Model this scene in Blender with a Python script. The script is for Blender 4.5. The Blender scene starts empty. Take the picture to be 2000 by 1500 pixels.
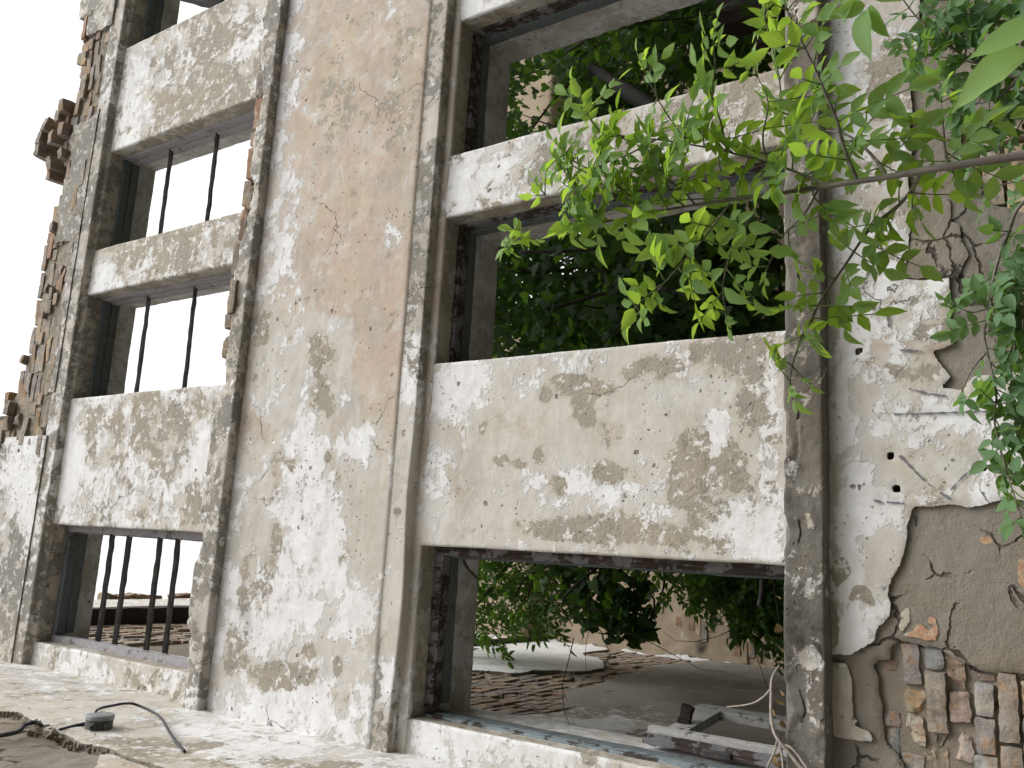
import bpy, math, random
import numpy as np
from mathutils import Matrix, Vector
rng = np.random.default_rng(7)
random.seed(7)
SC = bpy.context.scene
COL = SC.collection

# ------------------------------------------------------------------ camera calibration
# rows: world X (along the facade), Y (into the building), Z (up) as camera (x right, y down, z forward)
B = np.array([[0.05726049, -0.98034828, 0.18878158],
              [0.56593564, 0.18764921, 0.80281045],
              [-0.82245856, 0.06086889, 0.56555892]])
F = 1709.57
CAM = np.array([0.0, -3.8, 0.0])
GZ = -1.6                                             # ground level (eye height 1.6 m)


def ray(x, y):
    return B @ np.array([x - 1000.0, y - 750.0, F])


def atY(x, y, Y=0.0):
    d = ray(x, y)
    return CAM + d * ((Y + 3.8) / d[1])


def atX(x, y, X):
    d = ray(x, y)
    return CAM + d * (X / d[0])


def proj(P):
    v = (P - CAM) @ B
    return v[:, :2] / np.maximum(v[:, 2:3], 0.05) * F + np.array([1000.0, 750.0])


# ------------------------------------------------------------------ noise
_r = np.random.default_rng(3)
PERM = _r.permutation(256)
PERM = np.concatenate([PERM, PERM, PERM])
GR = _r.normal(size=(256, 3))
GR /= np.linalg.norm(GR, axis=1)[:, None]


def pn(P):
    P = np.asarray(P, float)
    I = np.floor(P).astype(int)
    f = P - I
    I &= 255
    u = f * f * f * (f * (f * 6 - 15) + 10)
    out = 0
    for dx in (0, 1):
        wx = u[:, 0] if dx else 1 - u[:, 0]
        for dy in (0, 1):
            wy = u[:, 1] if dy else 1 - u[:, 1]
            for dz in (0, 1):
                wz = u[:, 2] if dz else 1 - u[:, 2]
                h = PERM[PERM[PERM[I[:, 0] + dx] + I[:, 1] + dy] + I[:, 2] + dz]
                g = GR[h]
                out = out + wx * wy * wz * (g[:, 0] * (f[:, 0] - dx) + g[:, 1] * (f[:, 1] - dy) + g[:, 2] * (f[:, 2] - dz))
    return out * 1.5


def fbm(P, s, o=4, off=0.0, rough=0.55):
    P = np.asarray(P, float) * s + off
    a, t, n = 1.0, 0, 0
    for _ in range(o):
        t = t + a * pn(P)
        n += a
        P = P * 2.03 + 11.7
        a *= rough
    return t / n


# ------------------------------------------------------------------ object helpers
def link(o):
    COL.objects.link(o)
    return o


def mesh(name, V, faces, mat, parent=None, attrs=None, smooth=True, slots=None):
    """faces: an (n,4) or (n,3) int array or a list of such arrays."""
    V = np.asarray(V, float)
    fl = faces if isinstance(faces, list) else [faces]
    fl = [np.asarray(f) for f in fl if len(f)]
    me = bpy.data.meshes.new(name)
    nl = sum(f.size for f in fl)
    nf = sum(len(f) for f in fl)
    me.vertices.add(len(V))
    me.vertices.foreach_set('co', V.astype(np.float32).ravel())
    me.loops.add(nl)
    me.loops.foreach_set('vertex_index', np.concatenate([f.ravel() for f in fl]).astype(np.int32))
    me.polygons.add(nf)
    tot = np.concatenate([np.full(len(f), f.shape[1]) for f in fl])
    st = np.concatenate([[0], np.cumsum(tot)[:-1]])
    me.polygons.foreach_set('loop_start', st.astype(np.int32))
    me.polygons.foreach_set('loop_total', tot.astype(np.int32))
    me.polygons.foreach_set('use_smooth', np.full(nf, smooth, dtype=bool))
    me.update(calc_edges=True)
    for k, a in (attrs or {}).items():
        a = np.asarray(a, np.float32)
        if a.ndim == 1:
            at = me.attributes.new(k, 'FLOAT', 'POINT')
            at.data.foreach_set('value', a)
        else:
            at = me.attributes.new(k, 'FLOAT_COLOR', 'POINT')
            at.data.foreach_set('color', a.ravel())
            if k == 'lay':
                me.attributes.new('dirt_shade', 'FLOAT', 'POINT').data.foreach_set('value', np.ascontiguousarray(a[:, 3]))
    me.materials.append(mat)
    me.validate()
    o = link(bpy.data.objects.new(name, me))
    put(o, parent)
    return o


def wmat(o):
    m = Matrix.Translation(o.location)
    return m if o.parent is None else wmat(o.parent) @ o.matrix_parent_inverse @ m


def put(o, parent):
    if parent is not None:
        o.parent = parent
        o.matrix_parent_inverse = wmat(parent).inverted()


def tag(o, label=None, cat=None, group=None, kind=None):
    for k, v in (('label', label), ('category', cat), ('group', group), ('kind', kind)):
        if v:
            o[k] = v
    return o


def thing(name, label, cat, loc, group=None):
    o = bpy.data.objects.new(name, None)
    o.location = loc
    o.empty_display_size = 0.2
    link(o)
    return tag(o, label, cat, group, 'thing')


def grid_faces(L, M, flip=False):
    i = np.arange(L - 1)[:, None] * M + np.arange(M - 1)[None, :]
    q = np.stack([i, i + 1, i + M + 1, i + M], -1).reshape(-1, 4)
    return q[:, ::-1] if flip else q


def grid_normals(P):
    du = np.gradient(P, axis=0)
    dv = np.gradient(P, axis=1)
    n = np.cross(du, dv)
    return n / (np.linalg.norm(n, axis=2, keepdims=True) + 1e-9)


def resample(poly, step, smooth=1):
    poly = [np.array(p, float) for p in poly]
    out = [poly[0]]
    for a, b in zip(poly[:-1], poly[1:]):
        n = max(1, int(round(np.linalg.norm(b - a) / step)))
        for k in range(1, n + 1):
            out.append(a + (b - a) * k / n)
    out = np.array(out)
    for _ in range(smooth):
        o2 = out.copy()
        o2[1:-1] = out[:-2] * .25 + out[1:-1] * .5 + out[2:] * .25
        out = o2
    return out


def sweep(name, axis, prof, a0, a1, step, mat, parent, lay, a1n=0.007, a2n=0.0022, sm=1, flip=False, hook=None, astep=None):
    """Sweep an open profile along world axis 0 (profile = (y,z)) or 2 (profile = (x,y)); rough plaster relief."""
    pr = resample(prof, step, sm)
    n = max(2, int((a1 - a0) / (astep or step)))
    A = np.linspace(a0, a1, n)
    P = np.zeros((n, len(pr), 3))
    if axis == 0:
        P[..., 0] = A[:, None]
        P[..., 1] = pr[None, :, 0]
        P[..., 2] = pr[None, :, 1]
    else:
        P[..., 0] = pr[None, :, 0]
        P[..., 1] = pr[None, :, 1]
        P[..., 2] = A[:, None]
    N = grid_normals(P)
    if flip:
        N = -N
    f = P.reshape(-1, 3)
    d = fbm(f, 1.7, 3, 5.0) * a1n + fbm(f, 9.0, 4, 2.0) * a2n
    f = f + N.reshape(-1, 3) * d[:, None]
    if hook is not None:
        f = hook(f, N.reshape(-1, 3))
    F_ = grid_faces(n, len(pr), flip)
    return mesh(name, f, F_, mat, parent, {'lay': lay(f)})


def poly_sd(u, v, poly):
    """Signed distance to a polygon, positive inside."""
    P = np.asarray(poly, float)
    best = np.full(u.shape, 1e9)
    ins = np.zeros(u.shape, bool)
    for (x0, y0), (x1, y1) in zip(P, np.roll(P, -1, 0)):
        dx, dy = x1 - x0, y1 - y0
        t = np.clip(((u - x0) * dx + (v - y0) * dy) / (dx * dx + dy * dy + 1e-12), 0, 1)
        best = np.minimum(best, np.hypot(u - x0 - t * dx, v - y0 - t * dy))
        c = ((y0 > v) != (y1 > v)) & (u < (dx) * (v - y0) / (dy if abs(dy) > 1e-9 else 1e-9) + x0)
        ins ^= c
    return np.where(ins, best, -best)


def sheet(name, origin, eu, ev, en, W, H, res, field, thick, mat, parent, lay, rough=0.004, big=0.006, lip=0.25):
    """A crust of plaster of real thickness on a wall, its ragged outline where field(u,v,P) crosses zero."""
    origin, eu, ev, en = [np.array(a, float) for a in (origin, eu, ev, en)]
    nu, nv = int(W / res) + 1, int(H / res) + 1
    U, Vv = np.meshgrid(np.arange(nu) * res, np.arange(nv) * res, indexing='ij')
    P = origin + U[..., None] * eu + Vv[..., None] * ev
    s = field(U.ravel(), Vv.ravel(), P.reshape(-1, 3)).reshape(nu, nv)
    ok = s > 0
    keep = ok[:-1, :-1] | ok[1:, :-1] | ok[:-1, 1:] | ok[1:, 1:]
    cnt = ok[:-1, :-1].astype(int) + ok[1:, :-1] + ok[:-1, 1:] + ok[1:, 1:]
    keep &= cnt >= 2
    Uo, Vo, n_ = np.zeros_like(U), np.zeros_like(U), np.zeros_like(U)
    for du, dv in ((1, 0), (-1, 0), (0, 1), (0, -1)):
        sn = np.roll(np.roll(s, -du, 0), -dv, 1)
        good = (sn > 0) & (s <= 0)
        t = np.clip(-s / (sn - s + 1e-9), 0, 0.95)
        Uo += np.where(good, t * du * res, 0)
        Vo += np.where(good, t * dv * res, 0)
        n_ += good
    n_ = np.maximum(n_, 1)
    P = P + (Uo / n_)[..., None] * eu + (Vo / n_)[..., None] * ev
    fp = P.reshape(-1, 3)
    q = grid_faces(nu, nv)[keep.ravel()]
    # orient with the outward normal
    e = np.cross(eu, ev)
    if e @ en > 0:
        pass
    used = np.unique(q)
    remap = -np.ones(nu * nv, int)
    remap[used] = np.arange(len(used))
    q = remap[q]
    base = fp[used]
    sd = s.ravel()[used]
    hgt = thick * (1 - lip * np.exp(-np.maximum(sd, 0) / (res * 1.5))) + fbm(base, 2.1, 3, 3.3) * big + fbm(base, 14, 3, 8.1) * rough * .6
    top = base + en * hgt[:, None]
    # rim
    ed = np.concatenate([q[:, [0, 1]], q[:, [1, 2]], q[:, [2, 3]], q[:, [3, 0]]])
    key = np.sort(ed, 1)
    k1 = key[:, 0] * (len(used) + 1) + key[:, 1]
    uq, idx, c = np.unique(k1, return_index=True, return_counts=True)
    be = ed[idx[c == 1]]
    m = len(used)
    bot = base - en * 0.03
    V = np.vstack([top, bot])
    rim = np.stack([be[:, 1], be[:, 0], be[:, 0] + m, be[:, 1] + m], 1)
    la = lay(top)
    la = np.vstack([la, la * np.array([0, 1, .5, 1]) + np.array([0, 1, 0, 0])])
    # rim gets its own vertices so the crust edge stays crisp
    V2 = np.vstack([V, top[be[:, 0]], top[be[:, 1]], bot[be[:, 1]], bot[be[:, 0]]])
    k = len(be)
    o = 2 * m
    ar = np.arange(k)
    rim = np.stack([o + k + ar, o + ar, o + 3 * k + ar, o + 2 * k + ar], 1)
    rl = np.tile(np.array([[0.0, 1.0, 0.2, 0.35]]), (4 * k, 1))
    q2 = q if (e @ en) < 0 else q
    return mesh(name, V2, [q2, rim], mat, parent, {'lay': np.clip(np.vstack([la, rl]), 0, 1)})


# rounded box template for bricks, planks and beams
def box_template(nx, ny, nz):
    pts, faces, idx = [], [], {}

    def vid(p):
        k = tuple(np.round(p, 5))
        if k not in idx:
            idx[k] = len(pts)
            pts.append(k)
        return idx[k]
    n = (nx, ny, nz)
    for ax in range(3):
        a, b = (ax + 1) % 3, (ax + 2) % 3
        for sgn in (-1, 1):
            for i in range(n[a]):
                for j in range(n[b]):
                    c = []
                    for di, dj in ((0, 0), (1, 0), (1, 1), (0, 1)):
                        p = np.zeros(3)
                        p[ax] = sgn
                        p[a] = -1 + 2 * (i + di) / n[a]
                        p[b] = -1 + 2 * (j + dj) / n[b]
                        c.append(vid(p))
                    faces.append(c if sgn > 0 else c[::-1])
    return np.array(pts), np.array(faces)


def rotm(rx, ry, rz):
    return np.array(Matrix.Rotation(rz, 3, 'Z') @ Matrix.Rotation(ry, 3, 'Y') @ Matrix.Rotation(rx, 3, 'X'))


def nrm_(v):
    return v / np.linalg.norm(v)


def boxes(name, items, tmpl, r, amp, mat, parent=None, nscale=14.0, smooth=True):
    """items: (center, half, rotation matrix or None, colour, extra roughness). One mesh."""
    T, Fq = tmpl
    Vs, Fs, Cs, A = [], [], [], []
    for k, (c, h, R, col, ex) in enumerate(items):
        h = np.array(h, float)
        p = T * h
        rr = min(r, h.min() * .8)
        inn = np.clip(p, -(h - rr), h - rr)
        d = p - inn
        p = inn + d * (rr / (np.linalg.norm(d, axis=1, keepdims=True) + 1e-9))
        for _ in range(3 if ex > 1 else (1 if ex > .35 else 0)):      # chipped and broken faces
            nn = nrm_(np.array([rng.normal() * .9, -1.0 if rng.random() < .7 else rng.normal(), rng.normal() * .9]))
            lim = (np.abs(nn) * h).sum() * (rng.uniform(.55, .85) if ex > 1 else rng.uniform(.88, .98))
            dd = np.maximum(0, p @ nn - lim)
            p = p - dd[:, None] * nn
        if R is not None:
            p = p @ R.T
        Vs.append(p + np.array(c, float))
        Fs.append(Fq + k * len(T))
        Cs.append(np.tile(np.array(list(col) + [1.0]), (len(T), 1)))
        A.append(np.full(len(T), amp * (1 + ex)))
    V = np.vstack(Vs)
    A = np.concatenate(A)
    V = V + np.stack([fbm(V, nscale, 3, o) for o in (0.0, 31.0, 67.0)], 1) * A[:, None]
    o = mesh(name, V, np.vstack(Fs), mat, parent, {'tint': np.vstack(Cs)}, smooth)
    o.data.set_sharp_from_angle(angle=math.radians(34))
    return o


def tube(pts, rad, seg=7, jit=0.0):
    """Returns V, F of a tapered tube through pts."""
    pts = np.array(pts, float)
    n = len(pts)
    rad = np.full(n, rad) if np.isscalar(rad) else np.array(rad, float)
    t = np.gradient(pts, axis=0)
    t /= np.linalg.norm(t, axis=1, keepdims=True) + 1e-9
    ref = np.array([0.13, 0.97, 0.21]) if abs(t[0] @ np.array([0.13, 0.97, 0.21])) < .9 else np.array([1.0, 0, 0])
    V = []
    a = np.arange(seg) / seg * 2 * math.pi
    for i in range(n):
        u = np.cross(t[i], ref)
        u /= np.linalg.norm(u) + 1e-9
        w = np.cross(t[i], u)
        rr = rad[i] * (1 + (jit * rng.normal(size=seg) if jit else 0))
        V.append(pts[i] + (np.cos(a) * rr)[:, None] * u + (np.sin(a) * rr)[:, None] * w)
    V = np.vstack(V + [pts[:1], pts[-1:]])
    Fq = []
    for i in range(n - 1):
        for j in range(seg):
            k = (j + 1) % seg
            Fq.append([i * seg + j, i * seg + k, (i + 1) * seg + k, (i + 1) * seg + j])
    c0, c1 = n * seg, n * seg + 1
    tri = [[c0, (j + 1) % seg, j] for j in range(seg)] + [[c1, (n - 1) * seg + j, (n - 1) * seg + (j + 1) % seg] for j in range(seg)]
    return V, np.array(Fq), np.array(tri)


def tubes(name, lst, mat, parent=None, seg=7, jit=0.0):
    Vs, Q, T, o = [], [], [], 0
    for pts, rad in lst:
        v, q, t = tube(pts, rad, seg, jit)
        Vs.append(v)
        Q.append(q + o)
        T.append(t + o)
        o += len(v)
    return mesh(name, np.vstack(Vs), [np.vstack(Q), np.vstack(T)], mat, parent)


def spline(pts, n=8):
    """Catmull-Rom through pts."""
    p = np.array(pts, float)
    p = np.vstack([2 * p[0] - p[1], p, 2 * p[-1] - p[-2]])
    out = []
    for i in range(1, len(p) - 2):
        for t in np.linspace(0, 1, n, endpoint=False):
            a, b, c, d = p[i - 1], p[i], p[i + 1], p[i + 2]
            out.append(.5 * (2 * b + (c - a) * t + (2 * a - 5 * b + 4 * c - d) * t * t + (3 * b - a - 3 * c + d) * t ** 3))
    out.append(p[-2])
    return np.array(out)


# ------------------------------------------------------------------ materials
class NT:
    def __init__(s, name):
        s.m = bpy.data.materials.new(name)
        s.m.use_nodes = True
        s.n = s.m.node_tree.nodes
        s.l = s.m.node_tree.links
        s.n.clear()
        s.out = s.n.new('ShaderNodeOutputMaterial')

    def new(s, t, **kw):
        n = s.n.new(t)
        for k, v in kw.items():
            setattr(n, k, v)
        return n

    def set(s, sock, v):
        if v is None:
            return
        if isinstance(v, bpy.types.NodeSocket):
            s.l.new(v, sock)
        elif isinstance(v, (tuple, list)) and len(v) == 3 and len(sock.default_value) == 4:
            sock.default_value = (*v, 1.0)
        else:
            sock.default_value = v

    def pos(s, scale=(1, 1, 1), off=(0, 0, 0)):
        g = s.new('ShaderNodeTexCoord')
        mp = s.new('ShaderNodeMapping')
        s.l.new(g.outputs['Object'], mp.inputs[0])
        mp.inputs['Scale'].default_value = scale
        mp.inputs['Location'].default_value = off
        return mp.outputs[0]

    def noise(s, vec, scale, detail=6, rough=.6, dist=0.0):
        n = s.new('ShaderNodeTexNoise')
        s.set(n.inputs['Vector'], vec)
        n.inputs['Scale'].default_value = scale
        n.inputs['Detail'].default_value = min(detail, max(2.0, math.log2(700 / scale)))
        n.inputs['Roughness'].default_value = rough
        n.inputs['Distortion'].default_value = dist
        return n.outputs['Fac']

    def voro(s, vec, scale, feature='DISTANCE_TO_EDGE', rnd=1.0):
        n = s.new('ShaderNodeTexVoronoi', feature=feature)
        s.set(n.inputs['Vector'], vec)
        n.inputs['Scale'].default_value = scale
        n.inputs['Randomness'].default_value = rnd
        return n.outputs['Distance']

    def math(s, op, a, b=None, c=None, clamp=False):
        n = s.new('ShaderNodeMath', operation=op, use_clamp=clamp)
        s.set(n.inputs[0], a)
        s.set(n.inputs[1], b)
        if c is not None:
            s.set(n.inputs[2], c)
        return n.outputs[0]

    def mix(s, fac, a, b):
        n = s.new('ShaderNodeMix', data_type='RGBA')
        s.set(n.inputs[0], fac)
        s.set(n.inputs[6], a)
        s.set(n.inputs[7], b)
        return n.outputs[2]

    def step(s, v, lo, hi):
        n = s.new('ShaderNodeMapRange', interpolation_type='SMOOTHSTEP')
        s.set(n.inputs['Value'], v)
        n.inputs['From Min'].default_value = lo
        n.inputs['From Max'].default_value = hi
        return n.outputs[0]

    def attr(s, name):
        n = s.new('ShaderNodeAttribute', attribute_name=name)
        return n

    def bump(s, h, dist, strength=1.0, normal=None):
        n = s.new('ShaderNodeBump')
        s.set(n.inputs['Height'], h)
        n.inputs['Distance'].default_value = dist
        n.inputs['Strength'].default_value = strength
        if normal is not None:
            s.l.new(normal, n.inputs['Normal'])
        return n.outputs[0]

    def finish(s, col, rough=.85, normal=None, spec=.3, metal=0.0):
        p = s.new('ShaderNodeBsdfPrincipled')
        s.set(p.inputs['Base Color'], col)
        s.set(p.inputs['Roughness'], rough)
        p.inputs['Specular IOR Level'].default_value = spec
        p.inputs['Metallic'].default_value = metal
        if normal is not None:
            s.l.new(normal, p.inputs['Normal'])
        s.l.new(p.outputs[0], s.out.inputs[0])
        return s.m


def cover(n, noise, at, sharp, spread=2.2):
    """Coverage mask: attribute 0 = none, 1 = full, between = ragged patches of noise."""
    a = n.math('SUBTRACT', noise, .5)
    a = n.math('MULTIPLY', a, spread)
    b0 = n.math('SUBTRACT', at, .5)
    b = n.math('MINIMUM', n.math('MULTIPLY', b0, 1.45), n.math('MULTIPLY', b0, .85))
    v = n.math('ADD', a, b)
    n.last = v
    return n.step(v, -sharp, sharp)


def mat_plaster(name='peeling_plaster', bare_a=(.385, .34, .268), bare_b=(.335, .308, .262), crack=1.0):
    n = NT(name)
    p = n.pos()
    at = n.attr('lay')
    sp = n.new('ShaderNodeSeparateColor')
    n.l.new(at.outputs['Color'], sp.inputs[0])
    W, Bv, Wm = sp.outputs[0], sp.outputs[1], sp.outputs[2]
    D = n.attr('dirt_shade').outputs['Fac']
    nA = n.noise(p, 4.2, 10, .66, .35)
    nB = n.noise(n.pos(off=(7, 3, 1)), 5.5, 11, .68, .3)
    nC = n.noise(n.pos(off=(1, 9, 4)), 2.3, 6, .6, .6)
    nF = n.noise(p, 60, 5, .65)
    nM = n.noise(n.pos(off=(5, 5, 5)), 14, 8, .65)
    sx = n.noise(n.pos(scale=(1.0, 9, 9), off=(2, 2, 2)), 2.0, 5, .6)      # brushed along the wall
    sz = n.noise(n.pos(scale=(9, 9, .8), off=(3, 2, 2)), 2.0, 5, .6)       # rain runs
    nH = n.noise(n.pos(off=(3, 1, 6)), 17, 8, .72)
    nH2 = n.noise(n.pos(scale=(1, 1.3, 1.3), off=(6, 4, 6)), 13, 9, .74)
    nA = n.math('ADD', n.math('MULTIPLY', nA, .66), n.math('MULTIPLY', nH, .34))
    nB = n.math('ADD', n.math('MULTIPLY', nB, .6), n.math('MULTIPLY', nH2, .4))
    bare = cover(n, nA, Bv, .05, 4.2)
    halo = n.step(n.last, -.50, -.02)
    white = cover(n, nB, n.math('MULTIPLY', W, .86), .10, 3.8)
    bc = n.mix(n.step(nC, .35, .65), bare_a, bare_b)
    bc = n.mix(n.math('MULTIPLY', n.step(nF, .35, .75), .35), bc, tuple(c * .72 for c in bare_a))
    cream = n.mix(n.step(nC, .3, .7), (.52, .48, .415), (.60, .575, .53))
    cream = n.mix(n.math('MULTIPLY', n.step(nM, .4, .62), .4), cream, (.49, .45, .385))
    cream = n.mix(n.math('MULTIPLY', n.step(sx, .48, .7), .4), cream, (.66, .63, .585))
    warm = n.mix(n.step(n.noise(n.pos(off=(4, 1, 8)), 3.1, 7, .65, .4), .42, .6), (.505, .40, .295), (.50, .37, .295))
    warm = n.mix(n.math('MULTIPLY', n.step(nC, .44, .62), .65), warm, (.385, .33, .27))
    warm = n.mix(n.math('MULTIPLY', n.step(nB, .48, .60), .65), warm, (.61, .555, .475))
    warm = n.mix(n.math('MULTIPLY', n.step(n.noise(n.pos(off=(9, 2, 2)), 9, 8, .7), .60, .68), .55), warm, (.52, .29, .22))
    wf = n.math('MULTIPLY', cover(n, nC, Wm, .28, 1.6), n.math('MULTIPLY_ADD', nM, .5, .55), clamp=True)
    c1 = n.mix(wf, cream, warm)
    thin = n.math('MULTIPLY', cover(n, nB, W, .45, 3.0), .55)
    c1 = n.mix(thin, c1, (.66, .65, .635))
    nG = n.noise(n.pos(scale=(.7, 1.4, 1.4), off=(8, 3, 3)), 3.3, 9, .7, .5)
    c1 = n.mix(n.math('MULTIPLY', n.step(nG, .50, .66), .5), c1, (.40, .375, .335))
    wh = n.mix(n.step(nM, .3, .7), (.70, .69, .675), (.80, .797, .792))
    wh = n.mix(n.math('MULTIPLY', n.step(sz, .5, .72), .3), wh, (.60, .585, .56))
    wh = n.mix(n.math('MULTIPLY', n.step(n.noise(n.pos(scale=(.7, 1.4, 1.4), off=(5, 1, 2)), 4.3, 9, .7, .5), .50, .68), .45), wh, (.50, .485, .455))
    c1 = n.mix(n.math('MULTIPLY', halo, n.math('MULTIPLY_ADD', n.step(nC, .40, .60), .40, .08)), c1, (.42, .345, .25))
    c2 = n.mix(white, c1, wh)
    c2 = n.mix(n.math('MULTIPLY', halo, .10), c2, (.42, .36, .28))
    c3 = n.mix(bare, c2, bc)
    # remnants of whitewash clinging to bare render
    rem = n.math('MULTIPLY', n.step(n.noise(n.pos(off=(2, 8, 2)), 12, 10, .74), .555, .585), n.step(W, .05, .35))
    c3 = n.mix(n.math('MULTIPLY', rem, bare), c3, (.70, .68, .65))
    # pits
    vw = n.new('ShaderNodeVectorMath', operation='ADD')
    vn = n.new('ShaderNodeTexNoise')
    n.l.new(p, vn.inputs['Vector'])
    vn.inputs['Scale'].default_value = 30
    vs = n.new('ShaderNodeVectorMath', operation='SCALE')
    n.l.new(vn.outputs['Color'], vs.inputs[0])
    vs.inputs['Scale'].default_value = .03
    n.l.new(p, vw.inputs[0])
    n.l.new(vs.outputs[0], vw.inputs[1])
    vor = n.voro(vw.outputs[0], 9.0, 'F1')
    vor2 = n.voro(vw.outputs[0], 26.0, 'F1')
    pit = n.math('MULTIPLY', n.step(vor, .13, .09), n.step(n.noise(p, 3.0, 2), .54, .60))
    pit = n.math('MAXIMUM', pit, n.math('MULTIPLY', n.step(vor2, .17, .11), n.step(n.noise(n.pos(off=(2, 2, 8)), 4.0, 4), .50, .60)))
    c4 = n.mix(n.math('MULTIPLY', pit, .75), c3, (.16, .14, .115))
    # dirt and algae, plus painted shade
    dm = n.math('MULTIPLY', D, n.math('MULTIPLY_ADD', n.step(n.noise(n.pos(off=(8, 8, 1)), 5.0, 9, .68), .36, .62), .75, .42), clamp=True)
    c5 = n.mix(dm, c4, n.mix(n.step(nC, .4, .6), (.046, .040, .032), (.050, .046, .036)))
    # hair cracks
    wv = n.new('ShaderNodeVectorMath', operation='ADD')
    wn = n.new('ShaderNodeTexNoise')
    n.l.new(p, wn.inputs['Vector'])
    wn.inputs['Scale'].default_value = 5
    wn.inputs['Detail'].default_value = 5
    sc = n.new('ShaderNodeVectorMath', operation='SCALE')
    n.l.new(wn.outputs['Color'], sc.inputs[0])
    sc.inputs['Scale'].default_value = .28
    n.l.new(p, wv.inputs[0])
    n.l.new(sc.outputs[0], wv.inputs[1])
    ve = n.voro(wv.outputs[0], 1.7)
    crk = n.math('MULTIPLY', n.step(ve, .0045, .0008), n.math('MULTIPLY', n.step(n.noise(n.pos(off=(6, 2, 9)), 1.5, 3), .56, .64), crack))
    c6 = n.mix(n.math('MULTIPLY', crk, .8), c5, (.10, .088, .07))
    nm_ = n.math('SUBTRACT', 1.0, bare)
    h = n.math('MULTIPLY_ADD', white, .25, nm_)
    h = n.math('SUBTRACT', h, n.math('MULTIPLY', pit, 1.2))
    h = n.math('SUBTRACT', h, n.math('MULTIPLY', crk, 1.2))
    nrm = n.bump(h, .010, 1.0)
    h2 = n.math('ADD', n.math('MULTIPLY', nF, n.math('MULTIPLY_ADD', bare, 1.0, .35)), n.math('MULTIPLY', nM, 1.6))
    nrm = n.bump(h2, .004, .75, nrm)
    return n.finish(c6, .92, nrm, .15)


def mat_render():
    n = NT('lime_render')
    p = n.pos()
    at = n.attr('lay')
    D = n.attr('dirt_shade').outputs['Fac']
    sp = n.new('ShaderNodeSeparateColor')
    n.l.new(at.outputs['Color'], sp.inputs[0])
    n1 = n.noise(p, 6, 9, .65)
    n2 = n.noise(n.pos(off=(3, 3, 3)), 45, 7, .7)
    n3 = n.noise(n.pos(off=(9, 1, 3)), 1.8, 4, .6)
    c = n.mix(n.step(n1, .3, .7), (.215, .185, .145), (.285, .25, .20))
    c = n.mix(n.step(n3, .4, .65), c, (.25, .228, .195))
    c = n.mix(n.math('MULTIPLY', n.step(n2, .62, .70), .55), c, (.42, .39, .34))
    c = n.mix(n.math('MULTIPLY', n.step(n2, .38, .28), .6), c, (.10, .088, .07))
    old = n.math('MULTIPLY', cover(n, n1, sp.outputs[0], .04, 2.2), 1.0)
    c = n.mix(old, c, (.50, .45, .37))
    wm = cover(n, n.noise(n.pos(off=(2, 7, 7)), 9, 8, .65), sp.outputs[2], .05, 2.2)
    c = n.mix(wm, c, n.mix(n.step(n2, .4, .6), (.47, .24, .15), (.48, .36, .24)))
    wn = n.new('ShaderNodeTexNoise')
    n.l.new(p, wn.inputs['Vector'])
    wn.inputs['Scale'].default_value = 7
    wn.inputs['Detail'].default_value = 6
    sc = n.new('ShaderNodeVectorMath', operation='SCALE')
    n.l.new(wn.outputs['Color'], sc.inputs[0])
    sc.inputs['Scale'].default_value = .16
    ad = n.new('ShaderNodeVectorMath', operation='ADD')
    n.l.new(p, ad.inputs[0])
    n.l.new(sc.outputs[0], ad.inputs[1])
    ve = n.voro(ad.outputs[0], 4.2)
    crk = n.math('MULTIPLY', n.step(ve, .030, .006), n.step(n.noise(n.pos(off=(1, 2, 5)), 3.0, 3), .47, .56))
    c = n.mix(n.math('MULTIPLY', crk, .85), c, (.045, .038, .03))
    c = n.mix(n.math('MULTIPLY', D, n.step(n1, .3, .6)), c, (.075, .065, .05))
    h = n.math('SUBTRACT', n.math('ADD', n.math('MULTIPLY', n1, 1.5), n.math('MULTIPLY', n2, .35)), n.math('MULTIPLY', crk, 2.2))
    h = n.math('ADD', h, n.math('MULTIPLY', old, .5))
    n5 = n.noise(n.pos(off=(4, 4, 1)), 110, 5, .7)
    return n.finish(c, .95, n.bump(n5, .004, .8, n.bump(h, .007, 1.0)), .1)


def mat_brick(name='old_brick', mort=(.40, .355, .28), mfac=.75):
    n = NT(name)
    p = n.pos()
    t = n.attr('tint').outputs['Color']
    n1 = n.noise(p, 16, 9, .68)
    n2 = n.noise(n.pos(off=(3, 4, 5)), 70, 6, .7)
    n3 = n.noise(n.pos(off=(1, 7, 5)), 8, 7, .65)
    dk = n.mix(.55, t, (.08, .065, .05))
    c = n.mix(n.step(n1, .3, .56), dk, t)
    c = n.mix(n.math('MULTIPLY', n.step(n.noise(n.pos(off=(6, 1, 1)), 11, 6, .65), .52, .64), .65), c, (.42, .25, .13))
    c = n.mix(n.math('MULTIPLY', n.step(n.noise(n.pos(off=(1, 6, 1)), 13, 6, .65), .52, .68), .55), c, (.30, .295, .30))
    c = n.mix(n.math('MULTIPLY', n.step(n3, .54, .64), mfac), c, mort)
    c = n.mix(n.math('MULTIPLY', n.step(n2, .4, .3), .6), c, (.06, .05, .04))
    h = n.math('ADD', n.math('MULTIPLY', n1, 1.6), n.math('MULTIPLY', n2, .6))
    return n.finish(c, .93, n.bump(h, .006, .9), .12)


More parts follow.
